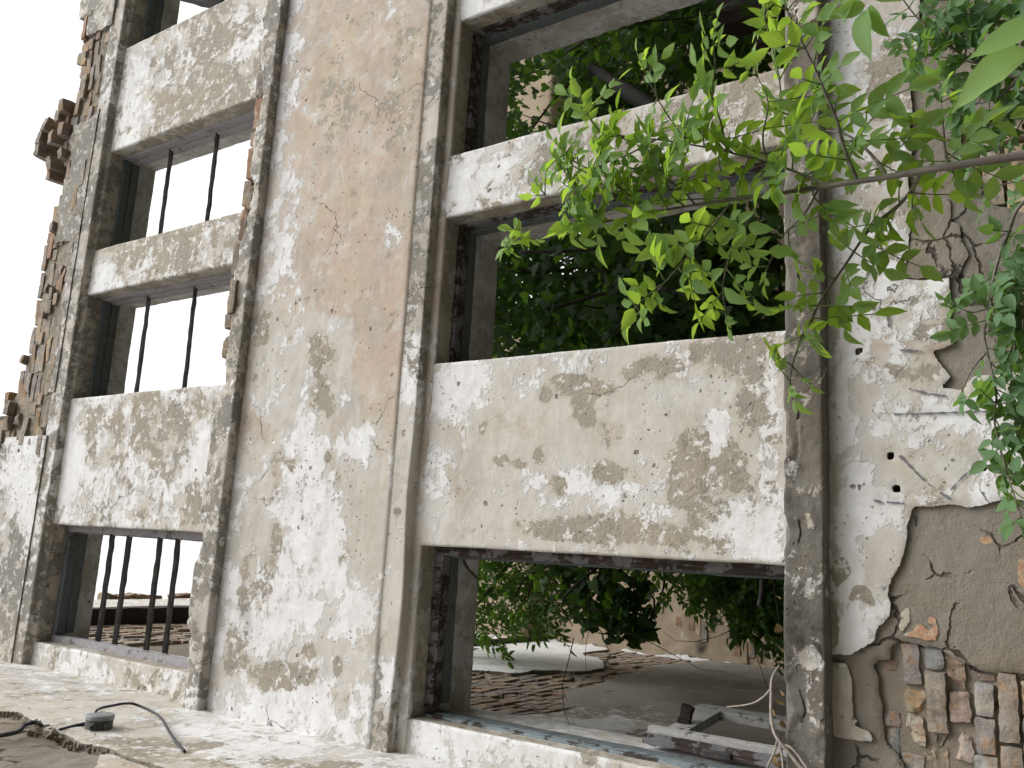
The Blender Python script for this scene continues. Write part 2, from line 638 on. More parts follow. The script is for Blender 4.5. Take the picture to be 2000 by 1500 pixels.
def mat_wood(name, c0, c1, peel=None, peel_amt=.5, grain=(40, 40, 2.2), rough=.8):
    n = NT(name)
    g = n.noise(n.pos(scale=grain), 1.6, 7, .65, .4)
    p = n.pos()
    n1 = n.noise(p, 10, 8, .68)
    c = n.mix(n.step(g, .32, .66), c0, c1)
    c = n.mix(n.math('MULTIPLY', n.step(n1, .4, .3), .5), c, tuple(x * .45 for x in c0))
    h = n.math('MULTIPLY', g, 1.2)
    if peel:
        m = n.step(n.math('ADD', n1, n.math('MULTIPLY', g, .35)), .66 - peel_amt * .25, .70 - peel_amt * .25)
        c = n.mix(m, c, n.mix(n.step(n.noise(p, 30, 5), .35, .7), peel, tuple(x * .8 for x in peel)))
        h = n.math('ADD', h, n.math('MULTIPLY', m, .7))
    return n.finish(c, rough, n.bump(h, .004, .9), .2)


def mat_iron(name='rusty_iron', c0=(.028, .026, .028), c1=(.07, .06, .054)):
    n = NT(name)
    n1 = n.noise(n.pos(), 18, 8, .65)
    c = n.mix(n.step(n1, .4, .68), c0, c1)
    return n.finish(c, .62, n.bump(n1, .003, .6), .4, .0)


def mat_simple(name, c, rough=.6, var=.3, scale=20, spec=.4):
    n = NT(name)
    n1 = n.noise(n.pos(), scale, 7, .65)
    col = n.mix(n.step(n1, .3, .7), tuple(x * (1 - var) for x in c), c)
    return n.finish(col, rough, n.bump(n1, .002, .5), spec)


def mat_leaf(name, dark, light, trans, tfac=.45, back=None):
    n = NT(name)
    t = n.attr('tint').outputs['Fac']
    p = n.pos()
    n1 = n.noise(p, 25, 4, .6)
    c = n.mix(t, dark, light)
    c = n.mix(n.math('MULTIPLY', n.step(n1, .4, .7), .3), c, tuple(x * .7 for x in dark))
    vein = n.attr('vein').outputs['Fac']
    c = n.mix(n.math('MULTIPLY', n.step(vein, .86, .98), .45), c, tuple(min(1, x * 1.7 + .02) for x in light))
    bl = n.new('ShaderNodeSeparateColor')
    n.l.new(n.attr('blade').outputs['Color'], bl.inputs[0])
    ph = n.math('FRACT', n.math('MULTIPLY', n.math('SUBTRACT', bl.outputs[0], n.math('MULTIPLY', bl.outputs[1], .75)), 8.0))
    lat = n.math('MULTIPLY', n.step(n.math('ABSOLUTE', n.math('SUBTRACT', ph, .5)), .10, .02), n.step(bl.outputs[1], .0, .04))
    c = n.mix(n.math('MULTIPLY', lat, .22), c, tuple(min(1, x * 1.5 + .02) for x in light))
    c = n.mix(n.math('MULTIPLY', n.step(n.noise(n.pos(off=(3, 3, 3)), 9, 6, .7), .62, .68), .35), c, (.20, .17, .04))
    if back:
        ge = n.new('ShaderNodeNewGeometry')
        c = n.mix(n.math('MULTIPLY', ge.outputs['Backfacing'], .7), c, back)
    pr = n.new('ShaderNodeBsdfPrincipled')
    n.set(pr.inputs['Base Color'], c)
    pr.inputs['Roughness'].default_value = .55
    pr.inputs['Specular IOR Level'].default_value = .2
    tr = n.new('ShaderNodeBsdfTranslucent')
    n.set(tr.inputs['Color'], n.mix(t, tuple(x * .6 for x in trans), trans))
    mx = n.new('ShaderNodeMixShader')
    mx.inputs[0].default_value = tfac
    n.l.new(pr.outputs[0], mx.inputs[1])
    n.l.new(tr.outputs[0], mx.inputs[2])
    n.l.new(mx.outputs[0], n.out.inputs[0])
    return n.m


M = dict(
    plaster=mat_plaster(),
    ledge=mat_plaster('stained_ledge_plaster', (.175, .155, .125), (.205, .19, .165), 2.2),
    gray=mat_plaster('weathered_grey_plaster', (.315, .29, .245), (.27, .258, .23)),
    render=mat_render(),
    brick=mat_brick(),
    brick_in=mat_brick('inner_brick', (.30, .265, .21), .75),
    mortar=mat_simple('mortar', (.235, .205, .16), .95, .5, 30, .1),
    frame_brown=mat_wood('brown_frame_wood', (.035, .026, .022), (.085, .062, .05), (.20, .195, .20), .02),
    frame_blue=mat_wood('blue_peeling_wood', (.05, .042, .038), (.10, .085, .075), (.26, .31, .33), .25),
    frame_grey=mat_wood('grey_blue_frame_wood', (.085, .08, .075), (.15, .145, .138), (.145, .165, .17), .45),
    frame_lilac=mat_wood('lilac_grey_frame_wood', (.17, .14, .14), (.30, .275, .285), (.36, .345, .36), .5, grain=(2.2, 40, 40)),
    sash=mat_wood('white_sash_paint', (.10, .095, .085), (.20, .19, .17), (.44, .43, .41), .42),
    char=mat_wood('charred_timber', (.012, .010, .009), (.035, .028, .024)),
    timber=mat_wood('dark_timber', (.03, .021, .016), (.065, .045, .034)),
    iron=mat_iron(),
    cable=mat_simple('black_cable', (.02, .021, .032), .5, .2, 30, .4),
    box=mat_simple('dusty_bakelite', (.10, .105, .09), .65, .45, 18, .35),
    boxlid=mat_simple('dusty_lid', (.26, .28, .28), .6, .35, 14, .4),
    charcoal=mat_simple('charcoal_mark', (.20, .20, .215), .95, .3, 60, .1),
    leaf=mat_leaf('fresh_leaf', (.095, .205, .022), (.215, .365, .045), (.47, .70, .07), .5, (.20, .32, .15)),
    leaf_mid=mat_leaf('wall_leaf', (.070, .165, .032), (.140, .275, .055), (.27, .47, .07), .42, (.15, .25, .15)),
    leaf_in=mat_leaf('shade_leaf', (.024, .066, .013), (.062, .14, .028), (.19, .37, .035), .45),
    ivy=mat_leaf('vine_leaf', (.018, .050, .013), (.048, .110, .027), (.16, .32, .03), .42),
    bark=mat_wood('grey_bark', (.115, .10, .083), (.21, .185, .16)),
    bark_dark=mat_wood('dark_bark', (.03, .024, .018), (.07, .055, .042)),
    twig=mat_simple('pale_twig', (.36, .32, .28), .8, .35, 40, .2),
    green_twig=mat_simple('green_twig', (.14, .20, .055), .6, .3, 30, .3),
    dryleaf=mat_leaf('dry_leaf', (.20, .13, .06), (.38, .26, .12), (.3, .2, .08), .2),
    ground=mat_simple('yard_earth', (.055, .055, .034), .98, .5, 3, .05),
)

# ------------------------------------------------------------------ weathering of the plaster (stains with their own shapes, some painted shade)
def layer(base, blobs=(), warp=.35, wsc=3.0):
    """base = (white, bare, warm, dirt); each blob = centre and radii of a stain or painted shade as seen in the photo, channel, value."""
    def f(P):
        P = np.asarray(P, float)
        px = proj(P)
        w = fbm(P, wsc, 4, 21.0) * warp * 2
        w2 = fbm(P, wsc * 2.5, 3, 41.0) * warp
        A = np.tile(np.array(base, float), (len(P), 1))
        for b in blobs:
            x, y, rx, ry, ch, v = b[:6]
            soft = b[6] if len(b) > 6 else .6
            d = np.hypot((px[:, 0] - x) / rx, (px[:, 1] - y) / ry) + w + w2
            k = np.clip((1 + soft - d) / (2 * soft), 0, 1)
            k = k * k * (3 - 2 * k)
            c = 'wbtd'.index(ch)
            A[:, c] = A[:, c] * (1 - k) + v * k
        return np.clip(A, 0, 1)
    return f


SPANDREL = layer((.42, .16, .55, .08), [
    (700, 200, 190, 420, 'b', .30, .6), (690, 250, 190, 420, 't', .86, .5), (760, 60, 120, 160, 't', 1.0), (740, 190, 90, 110, 'b', .42, .7),
    (560, 200, 38, 330, 'w', .88, .5), (560, 220, 30, 300, 'b', .08, .5), (525, 470, 40, 160, 'w', .66), (700, 240, 140, 300, 'w', .24, .6),
    (720, 560, 100, 190, 't', 1.0), (720, 560, 100, 200, 'b', .14), (720, 560, 110, 180, 'w', .16), (768, 462, 16, 26, 'w', .8),
    (745, 745, 52, 75, 't', 1.0), (745, 745, 52, 75, 'w', .08), (745, 745, 50, 70, 'b', .05),
    (585, 740, 105, 150, 't', .04, .15), (585, 740, 105, 150, 'w', .42, .2), (585, 740, 100, 150, 'b', .10, .2),
    (628, 725, 24, 66, 'b', .66, .8), (620, 765, 14, 44, 'b', .8), (645, 795, 10, 24, 'b', .8), (505, 640, 22, 50, 'b', .6),
    (600, 1200, 260, 340, 't', .06, .3), (600, 1150, 230, 290, 'w', .50, .4), (600, 1150, 240, 300, 'b', .13, .3),
    (600, 930, 38, 95, 'w', 1.0), (640, 1060, 55, 100, 'w', .95), (505, 1150, 70, 150, 'w', .86), (700, 1180, 35, 60, 'w', .95), (560, 1180, 80, 70, 'w', .86),
    (500, 1010, 36, 130, 'w', .40), (715, 960, 42, 180, 'w', .12), (715, 1000, 42, 160, 'b', .10), (700, 870, 42, 45, 'w', .8),
    (540, 1325, 58, 30, 'b', 1.0), (465, 1300, 30, 24, 'b', .85), (605, 1268, 17, 18, 'b', 1.0), (660, 1300, 9, 20, 'b', 1.0), (540, 1050, 12, 25, 'b', .7),
    (500, 1140, 34, 60, 'b', .5), (470, 1240, 26, 50, 'b', .42), (600, 1390, 230, 50, 'w', .82), (600, 1390, 230, 40, 'b', .12),
    (480, 1210, 14, 34, 'd', .35), (570, 910, 8, 14, 'b', .9), (640, 890, 8, 12, 'b', .9)])
BAND = layer((.22, .50, .08, .16), [
    (845, 200, 40, 300, 'd', .22), (830, 520, 40, 200, 'd', .28), (845, 230, 22, 90, 'w', .30), (845, 230, 22, 80, 'd', .12), (800, 720, 30, 100, 'w', .9), (800, 720, 30, 100, 'd', .05),
    (790, 900, 40, 160, 'b', .15), (770, 1100, 60, 220, 'd', .04), (770, 1080, 60, 250, 'b', .08), (770, 1100, 60, 180, 'w', .30),
    (755, 1330, 22, 50, 'w', .9), (745, 1430, 40, 35, 'b', .6), (775, 1000, 8, 12, 'b', .95)])
LEDGE_UP = layer((.40, .50, .05, .12), [
    (530, 150, 30, 300, 'd', .14), (470, 640, 30, 200, 'd', .22), (420, 900, 40, 170, 'b', .45), (420, 880, 40, 150, 'd', .10),
    (405, 1080, 40, 80, 'b', .7), (400, 1200, 40, 100, 'd', .2), (380, 1330, 40, 60, 'b', .6), (375, 1355, 30, 20, 'w', .7)])
PIER_UP = layer((.55, .42, .02, .05), [
    (430, 130, 75, 120, 'b', .74), (330, 230, 70, 60, 'b', .78), (270, 140, 28, 90, 'w', .62), (270, 180, 26, 100, 'b', .16), (250, 250, 26, 60, 'w', .96),
    (300, 120, 22, 30, 'd', .2), (480, 60, 40, 60, 'w', .7), (480, 60, 40, 60, 'b', .4),
    (350, 480, 100, 60, 'b', .70), (200, 545, 26, 40, 'w', .95), (200, 545, 30, 40, 'b', .2), (300, 520, 40, 30, 'w', .8), (430, 490, 40, 40, 'b', .55),
    (200, 800, 50, 30, 'w', .8), (135, 880, 26, 130, 'w', .98), (135, 900, 28, 140, 'b', .08), (290, 830, 110, 40, 'b', .62), (280, 890, 70, 50, 'b', .46), (330, 860, 30, 60, 'b', .6),
    (280, 980, 60, 50, 'b', .30), (400, 900, 20, 80, 'w', .9), (400, 880, 18, 70, 'b', .15), (385, 1000, 22, 26, 'b', .95), (200, 970, 60, 40, 'w', .75),
    (220, 1290, 140, 40, 'w', .66), (220, 1290, 140, 40, 'b', .34), (320, 1330, 40, 20, 'b', .5)])
TOPBAND = layer((.42, .50, .02, .14), [(205, 40, 60, 60, 'b', .55), (215, 150, 20, 60, 'w', .7), (215, 150, 20, 60, 'd', .12), (190, 320, 40, 80, 'd', .22), (170, 500, 30, 120, 'd', .25),
                                       (120, 760, 30, 90, 'd', .15), (60, 950, 60, 170, 'w', .82), (50, 900, 40, 120, 'w', .97), (50, 900, 46, 140, 'b', .15), (90, 1000, 18, 180, 'b', .75), (90, 1000, 60, 300, 'd', .08),
                                       (30, 1150, 50, 100, 'b', .75), (40, 1240, 40, 40, 'b', .6), (20, 1120, 20, 60, 'w', .5)])
PIER_LOW = layer((.44, .24, .03, .05), [
    (890, 760, 60, 70, 'w', 1.0), (880, 760, 75, 85, 'b', .04), (930, 840, 110, 26, 'w', .4), (930, 845, 90, 24, 'b', .35), (920, 960, 90, 80, 'b', .08), (920, 1010, 120, 60, 'w', .30), (850, 900, 24, 60, 'w', .6),
    (1040, 1000, 90, 70, 'b', .10), (1150, 830, 170, 60, 'w', .16), (1190, 860, 190, 80, 'b', .20), (1180, 850, 130, 60, 't', .28),
    (1130, 758, 62, 24, 'b', .82), (1290, 722, 55, 26, 'b', .93), (1420, 700, 90, 40, 'b', .88), (1470, 770, 36, 70, 'b', .86), (1095, 740, 26, 14, 'b', .7), (1140, 805, 22, 26, 'b', 1.0),
    (1065, 770, 12, 16, 'b', .9), (1290, 790, 10, 10, 'b', .9), (975, 897, 13, 11, 'b', 1.0), (1015, 905, 14, 9, 'b', .9), (1052, 892, 10, 14, 'b', .9),
    (1345, 880, 42, 48, 'b', .97), (1340, 950, 42, 60, 'b', .92), (1425, 915, 30, 52, 'b', .90), (1478, 800, 22, 34, 'b', .85), (1400, 1000, 30, 22, 'b', .72), (1182, 928, 30, 22, 'b', 1.0), (1095, 948, 18, 20, 'b', .95),
    (1090, 1030, 70, 20, 'b', .82), (1180, 1030, 90, 24, 'b', .80), (1240, 1055, 50, 14, 'b', .7), (1330, 1050, 46, 26, 'b', .88), (1400, 1065, 40, 16, 'b', .85),
    (1190, 960, 60, 20, 'w', .92), (1120, 945, 26, 20, 'w', .95), (1460, 1010, 60, 50, 'w', .96), (1460, 1010, 60, 46, 'b', .36), (1480, 1075, 46, 14, 'w', .96), (1480, 1075, 46, 14, 'b', .12), (1400, 850, 20, 60, 'w', .9),
    (1500, 870, 20, 150, 'w', .85), (1500, 870, 16, 150, 'b', .35), (1280, 1000, 40, 20, 'w', .8), (1330, 760, 70, 40, 'b', .10), (1270, 830, 60, 50, 'b', .06),
    # mullion between the two paired windows
    (930, 360, 60, 60, 'w', .98), (940, 340, 90, 60, 'b', .28), (1040, 320, 70, 40, 'b', .55), (1040, 370, 60, 20, 'w', .7), (1200, 290, 120, 70, 'b', .56), (1200, 290, 120, 70, 'w', .45), (1400, 220, 130, 60, 'b', .55), (1450, 150, 60, 20, 'b', .8),
    (950, 20, 60, 40, 'w', .97), (950, 20, 60, 30, 'b', .1),
    # jamb beside the return wall
    (1000, 1440, 260, 50, 'w', .98), (1000, 1440, 260, 60, 'b', .06), (1140, 1480, 40, 14, 'b', .5), (790, 1400, 14, 60, 'd', .5)], warp=.42, wsc=5.0)
LEDGE_LOW = layer((.04, .93, .03, .16), [
    (1570, 600, 40, 260, 'd', .40), (1560, 900, 24, 130, 'd', .35), (1545, 890, 10, 60, 'w', .6), (1580, 1000, 30, 80, 'd', .18), (1570, 1130, 44, 50, 'w', .62), (1570, 1140, 40, 40, 'b', .4), (1570, 1190, 44, 50, 'd', .85),
    (1560, 1240, 40, 70, 'd', 1.0), (1585, 1280, 20, 26, 'w', .9), (1585, 1280, 20, 24, 'b', .2), (1550, 1275, 14, 16, 'w', .7), (1548, 1400, 26, 130, 'd', .9), (1585, 1170, 16, 40, 'd', .7), (1540, 1000, 14, 120, 'd', .6), (1590, 700, 12, 300, 'd', .5), (1545, 600, 14, 120, 'd', .45), (1590, 1400, 16, 100, 'd', .10), (1590, 1370, 14, 60, 'w', .35), (1570, 1200, 16, 26, 't', .6)])
REVEAL = layer((.16, .55, .0, .12))  # darker tone than the wall face, heads and jambs alike
REVEAL_IN = layer((.62, .10, .0, .16))
LOWER = layer((.50, .26, .10, .05), [
    (1650, 200, 40, 200, 'w', .94), (1650, 200, 40, 200, 'b', .12), (1720, 220, 60, 120, 't', .42), (1660, 60, 60, 40, 't', .4), (1740, 140, 60, 70, 'b', .85), (1700, 185, 26, 12, 'b', .95), (1720, 330, 40, 30, 'b', .55),
    (1700, 500, 60, 60, 'w', .92), (1690, 480, 60, 46, 'b', .1), (1700, 570, 100, 50, 'b', .28), (1790, 440, 60, 60, 'b', .52), (1745, 490, 30, 60, 'b', .45), (1660, 640, 30, 60, 'w', .95), (1650, 620, 20, 40, 'b', .15),
    (1725, 670, 50, 24, 't', 1.0), (1840, 660, 30, 40, 't', .9), (1700, 720, 40, 30, 't', .5), (1780, 700, 60, 60, 'b', .24), (1820, 640, 50, 60, 'b', .38), (1770, 730, 80, 26, 'b', .45),
    (1650, 800, 24, 80, 'w', .78), (1760, 830, 70, 26, 'w', .95), (1860, 800, 70, 40, 'w', .85), (1920, 780, 60, 60, 'w', .8), (1700, 850, 40, 40, 'b', .22), (1800, 900, 80, 40, 'b', .12), (1800, 900, 80, 60, 'w', .3),
    (1660, 950, 44, 40, 'w', .8), (1690, 1000, 60, 60, 'w', .85), (1660, 1060, 24, 100, 'w', .97), (1660, 1080, 40, 120, 'b', .03), (1720, 1080, 30, 60, 'w', .25), (1720, 1080, 40, 90, 'b', .05),
    (1640, 1110, 16, 26, 'b', .95), (1682, 1175, 26, 36, 'b', 1.0, .12), (1800, 1238, 46, 30, 't', 1.0, .1), (1800, 1238, 46, 30, 'w', .0, .1), (1800, 1238, 46, 30, 'b', .35, .1), (1768, 1208, 22, 30, 't', .8, .1), (1768, 1208, 22, 30, 'w', .05, .1), (1665, 1370, 44, 80, 't', .40, .1), (1665, 1370, 44, 80, 'w', .12, .1), (1665, 1370, 44, 80, 'd', .12, .1), (1650, 1250, 30, 28, 'w', 1.0), (1690, 1240, 30, 30, 'w', .8), (1690, 1230, 36, 50, 'b', .04), (1627, 1200, 10, 60, 'b', .8), (1612, 800, 9, 900, 'd', .45)], warp=.42, wsc=5.0)  # last blob darkens a thin strip all along under the ledge
RETURN_L = layer((.36, .34, .06, .08), [
    (150, 1340, 200, 25, 'w', .55), (100, 1320, 90, 14, 'b', .30), (330, 1370, 50, 10, 'b', .3), (200, 1375, 130, 18, 'w', .36), (150, 1400, 140, 14, 'b', .28), (430, 1420, 120, 40, 'w', .74), (560, 1450, 160, 40, 'w', .82), (560, 1450, 200, 50, 'b', .12),
    (350, 1455, 60, 10, 'w', .85), (290, 1450, 60, 9, 'b', .9), (390, 1455, 40, 9, 'b', .85), (270, 1480, 100, 14, 'b', .85), (500, 1490, 120, 10, 'b', .7), (600, 1500, 160, 12, 'b', .45), (800, 1490, 120, 16, 'w', .9),
    (470, 1370, 30, 10, 'd', .3), (80, 1300, 80, 10, 'w', .85)], warp=.5, wsc=5)

# ------------------------------------------------------------------ THE FACADE
XR = -1.097           # plane of the return wall
XE = 6.3              # where the building goes on beyond the picture
OPEN = [(-.905, .012), (1.05, 1.945), (2.345, 3.252), (4.262, 5.17)]
facade = thing('ruined_facade', 'roofless facade of peeling cream plaster with empty window openings and a broken brick top',
               'building', (2.6, .25, GZ))


def solids():
    xs = [XR] + [v for o in OPEN for v in o] + [XE]
    return [(xs[i], xs[i + 1]) for i in range(0, len(xs), 2)]


def two_lay(front, ysplit=.02):
    def f(P):
        A = front(P)
        R1 = REVEAL(P)
        R2 = REVEAL_IN(P)
        y = P[:, 1] + fbm(P, 6, 3) * .02
        A = np.where((y > ysplit)[:, None], R1, A)
        return np.where((y > .26)[:, None], R2, A)
    return f


def back_rag(amount):
    def h(P, N):
        k = np.clip((P[:, 1] - .40) / .12, 0, 1)
        P = P.copy()
        P[:, 1] -= k * np.maximum(0, fbm(P, 7, 4, 9)) * amount
        return P
    return h


for zi, (za, zb, D, lay, nm) in enumerate(((.95, 3.27, .56, PIER_LOW, 'pier'), (4.85, 7.20, .45, PIER_UP, 'pier'))):
    for i, (x0, x1) in enumerate(solids()):
        pts = []
        if i > 0:
            pts += [(x0, D), (x0, 0)]
        else:
            pts += [(x0 - .15, 0)]
        if i < 4:
            pts += [(x1, 0), (x1, D)]
        else:
            pts += [(x1, 0), (x1, D)]
        sweep(nm, 2, pts, za, zb, .013 if x1 < 5 else .03, M['plaster'], facade, two_lay(lay), .008, .0026, 1, flip=True, hook=back_rag(.05))

XA = XR - .12
# spandrel: soffit of the lower heads, recessed strip, band, apron
sweep('spandrel', 0, [(.56, 4.98), (.56, 3.232), (-.004, 3.232), (-.004, 3.29), (-.05, 3.296), (-.05, 3.40), (-.084, 3.425), (-.084, 4.95)], XA, XE, .013, M['plaster'], facade,
      two_lay(SPANDREL), .010, .003, 1, flip=True)
def band_hook(P, N):
    k = np.clip((P[:, 0] - .35) / .5, 0, 1)
    P = P.copy()
    soft = (1 - k) * np.clip((-P[:, 1] - .0) / .05, 0, 1)
    P[:, 2] += soft * .012 * np.sin(P[:, 0] * 5)
    return P
sweep('lintel_band', 0, [(.01, 3.286), (-.072, 3.286), (-.073, 3.418), (-.076, 3.43)], XA, XE, .010, M['gray'], facade, BAND, .008, .003, 1, flip=True, hook=band_hook)


def ledge_hook(P, N):
    """The upper sill ledge has crumbled along its front edge beneath and between the windows."""
    P = P.copy()
    e = np.clip(fbm(P * np.array([1, .0, .0]), 2.6, 4, 3.3) + .10 + .55 * np.exp(-((P[:, 0] - 2.5) / 1.1) ** 2), 0, 1)
    top = np.clip((P[:, 2] - (4.99 - .10 * e)) / .03, 0, 1)
    P[:, 1] += top * e * .15 * np.clip((.0 - P[:, 1]) / .10, 0, 1)
    P[:, 2] -= top * e * .04
    k = np.clip(fbm(P, 5, 4, 1.0), 0, 1) * np.clip((-P[:, 1] - .05) / .05, 0, 1)
    P[:, 1] += k * .03
    return P


sweep('sill_ledge', 0, [(-.05, 4.822), (-.152, 4.822), (-.154, 5.03), (.0, 5.075), (.45, 5.09)], XA, XE, .012, M['gray'], facade, LEDGE_UP, .008, .005, 1, flip=True, hook=ledge_hook)
sweep('sill_ledge', 0, [(.02, 1.008), (-.108, 1.008), (-.110, 1.172), (-.02, 1.190), (.56, 1.18)], XA, XE, .010, M['ledge'], facade, LEDGE_LOW, .008, .006, 1, flip=True,
      hook=lambda P, N: P + np.stack([0 * P[:, 0], np.clip(fbm(P, 4.5, 4, 7), 0, 1) * .035 * np.clip((-P[:, 1] - .05) / .05, 0, 1),
                                      -np.clip(fbm(P * np.array([1, 0, 0]), 3, 4, 2) - .02 + .25 * np.exp(-((P[:, 0] - 2.0) / .5) ** 2), 0, 1) * .09 * (P[:, 2] > 1.12) * np.clip((-P[:, 1] - .02) / .06, 0, 1)], 1))
sweep('cornice_band', 0, [(.45, 7.85), (.45, 7.135), (.0, 7.135), (-.012, 7.158), (-.064, 7.158), (-.066, 7.352), (-.03, 7.37), (-.03, 7.60)], XA, XE, .013, M['gray'], facade, two_lay(TOPBAND, -.004), .008, .005, 1, flip=True)

# crumbled bricks showing in the upper ledge
T442, T311, T211 = box_template(5, 3, 3), box_template(3, 1, 1), box_template(2, 1, 1)
T853 = box_template(12, 6, 5)
BR = [(.33, .235, .15), (.36, .22, .14), (.29, .25, .20), (.38, .30, .19), (.30, .19, .13), (.34, .28, .22), (.25, .22, .19), (.42, .33, .22)]


def brickcol(s=1.0, pale=.0):
    c = np.array(BR[rng.integers(len(BR))]) * s * rng.uniform(.8, 1.15)
    return c * (1 - pale) + np.array((.30, .285, .27)) * pale


it = []
x = 1.15
while x < 3.75:
    L = rng.choice([.12, .25, .2])
    if rng.random() < .85:
        it.append(((x + L / 2, -.085 + rng.normal() * .015, 4.955), (L / 2 - .006, .05, .036), rotm(rng.normal() * .06, rng.normal() * .04, rng.normal() * .06), brickcol(.85), rng.random() * 1.5))
    if rng.random() < .8:
        it.append(((x + L / 2 + .05, -.045 + rng.normal() * .012, 5.04), (L / 2 - .006, .05, .036), rotm(rng.normal() * .08, rng.normal() * .05, rng.normal() * .06), brickcol(.8), rng.random() * 1.5))
    x += L + .01
boxes('ledge_brickwork', it, T442, .006, .010, M['brick'], facade)

# brick parapet with its ragged broken top
TOPX = [(-1.3, 8.6), (.80, 8.6), (.90, 8.20), (1.04, 8.18), (1.17, 8.02), (1.45, 7.93), (1.9, 7.92), (2.5, 7.93), (2.8, 7.92), (3.1, 7.80), (3.25, 7.88), (3.76, 7.93), (4.05, 7.84), (4.34, 7.92), (4.55, 7.85), (4.66, 7.92), (5.0, 7.97), (6.4, 8.0)]
tx = np.array(TOPX)
it = []
k = 0
z = 7.40
while z < 8.75:
    x = XA + rng.uniform(-.2, 0)
    while x < XE:
        L = .25 if rng.random() < .6 else .12
        xc = x + L / 2
        zt = np.interp(xc, tx[:, 0], tx[:, 1]) + rng.normal() * .025
        if z + .03 < zt and rng.random() > (.04 if z < zt - .2 else .10):
            y = -.055 + rng.normal() * .014 + (.05 if rng.random() < .12 else 0)
            pale = .75 if rng.random() < .4 else rng.random() * .4
            it.append(((xc, y + .06, z), (L / 2 - .006, .062, .0335), rotm(rng.normal() * .02, rng.normal() * .015, rng.normal() * .03), brickcol(1.02, pale), rng.random() ** 2 * 1.6))
        if z + .03 < zt + .01:
            it.append(((xc, .10 + .12, z), (L / 2 + .01, .13, .038), None, brickcol(.8), .2))
        x += L + .006
    z += .0765
boxes('parapet_brickwork', it, T442, .005, .009, M['brick'], facade)
# a mortar bed behind the courses, kept just under the broken line
V, Fq = [], []
xs = np.linspace(XA, XE, 500)
zt = np.interp(xs, tx[:, 0], tx[:, 1]) - .10 + fbm(np.stack([xs, xs * 0, xs * 0], 1), 7, 3) * .05
n = len(xs)
for yy, zz in ((-.046, None), (-.046, 1), (.36, 1), (.36, None)):
    V.append(np.stack([xs, np.full(n, yy), np.full(n, 7.36) if zz is None else zt], 1))
V = np.stack(V, 1)
mesh('parapet_mortar', V.reshape(-1, 3) + fbm(V.reshape(-1, 3), 14, 3)[:, None] * .01, grid_faces(n, 4), M['mortar'], facade)
# corbelled brick ends left from the eaves
it = []
for (x_, y_, ln, s) in ((122, 207, .17, 1), (112, 226, .15, .9), (121, 252, .16, 1), (96, 250, .2, 1.05), (104, 268, .17, 1), (84, 275, .2, 1.1), (80, 297, .2, 1.05), (100, 316, .17, 1), (116, 298, .14, .8), (93, 340, .13, .75),
                        (34, 702, .10, .6), (8, 795, .12, 1), (6, 822, .12, 1), (80, 562, .10, .6), (92, 440, .1, .7), (72, 612, .08, .5), (160, 100, .1, .5), (170, 20, .10, .5)):
    p = atY(x_, y_, -.13)
    it.append(((p[0], -.02, p[2]), (.064 * s, ln * .8, .04 * s), rotm(rng.normal() * .05, rng.normal() * .08, rng.normal() * .1), brickcol(.62, .45), .6))
for q_ in it:
    boxes('corbel_brick', [q_], T442, .005, .010, M['brick'], facade)


def zsheet(poly_px, Y, rag=.02, sc=6.0, seed=0.0, holes=()):
    """Field from an outline read off the photo, taken to the wall plane Y."""
    poly = [tuple(atY(a, b, Y)[[0, 2]]) for a, b in poly_px]
    hs = [([tuple(atY(a, b, Y)[[0, 2]]) for a, b in h]) for h in holes]

    def f(u, v, P):
        s = poly_sd(P[:, 0], P[:, 2], poly)
        for h in hs:
            s = np.minimum(s, -poly_sd(P[:, 0], P[:, 2], h))
        return s + fbm(P, sc, 5, seed) * rag * 2
    return f


EX, EZ, NY = (1, 0, 0), (0, 0, 1), (0, -1, 0)
# remnants of plaster over the parapet bricks
sheet('plaster_remnant', (XA, -.058, 7.3), EX, EZ, NY, 1.95, 1.3, .013,
      lambda u, v, P: np.minimum(np.interp(P[:, 0], tx[:, 0], tx[:, 1]) - .03 - P[:, 2], .80 - P[:, 0] + (7.75 - P[:, 2]) * .35) + fbm(P, 3.2, 5, 2) * .55, .022, M['gray'], facade, TOPBAND)
sheet('plaster_remnant', (2.3, -.056, 7.3), EX, EZ, NY, 2.0, .6, .013,
      lambda u, v, P: np.minimum(np.minimum(7.70 + .03 * np.sin(P[:, 0] * 9) - P[:, 2], P[:, 0] - 2.5), 3.62 - P[:, 0]) + fbm(P, 5, 5, 12) * .13, .02, M['gray'], facade, layer((.30, .8, 0, .25)))
sheet('plaster_remnant', (4.2, -.056, 7.3), EX, EZ, NY, 2.0, .7, .013,
      lambda u, v, P: np.minimum(7.93 - P[:, 2] - (P[:, 0] < 4.75) * .16, P[:, 0] - 4.50) + fbm(P, 5, 5, 22) * .10, .03, M['gray'], facade, layer((.5, .55, 0, .12)))
sheet('plaster_remnant', (1.1, -.056, 7.3), EX, EZ, NY, 1.5, .6, .013,
      lambda u, v, P: 7.44 - P[:, 2] + fbm(P, 4, 5, 32) * .16, .018, M['gray'], facade, layer((.35, .6, 0, .3)))

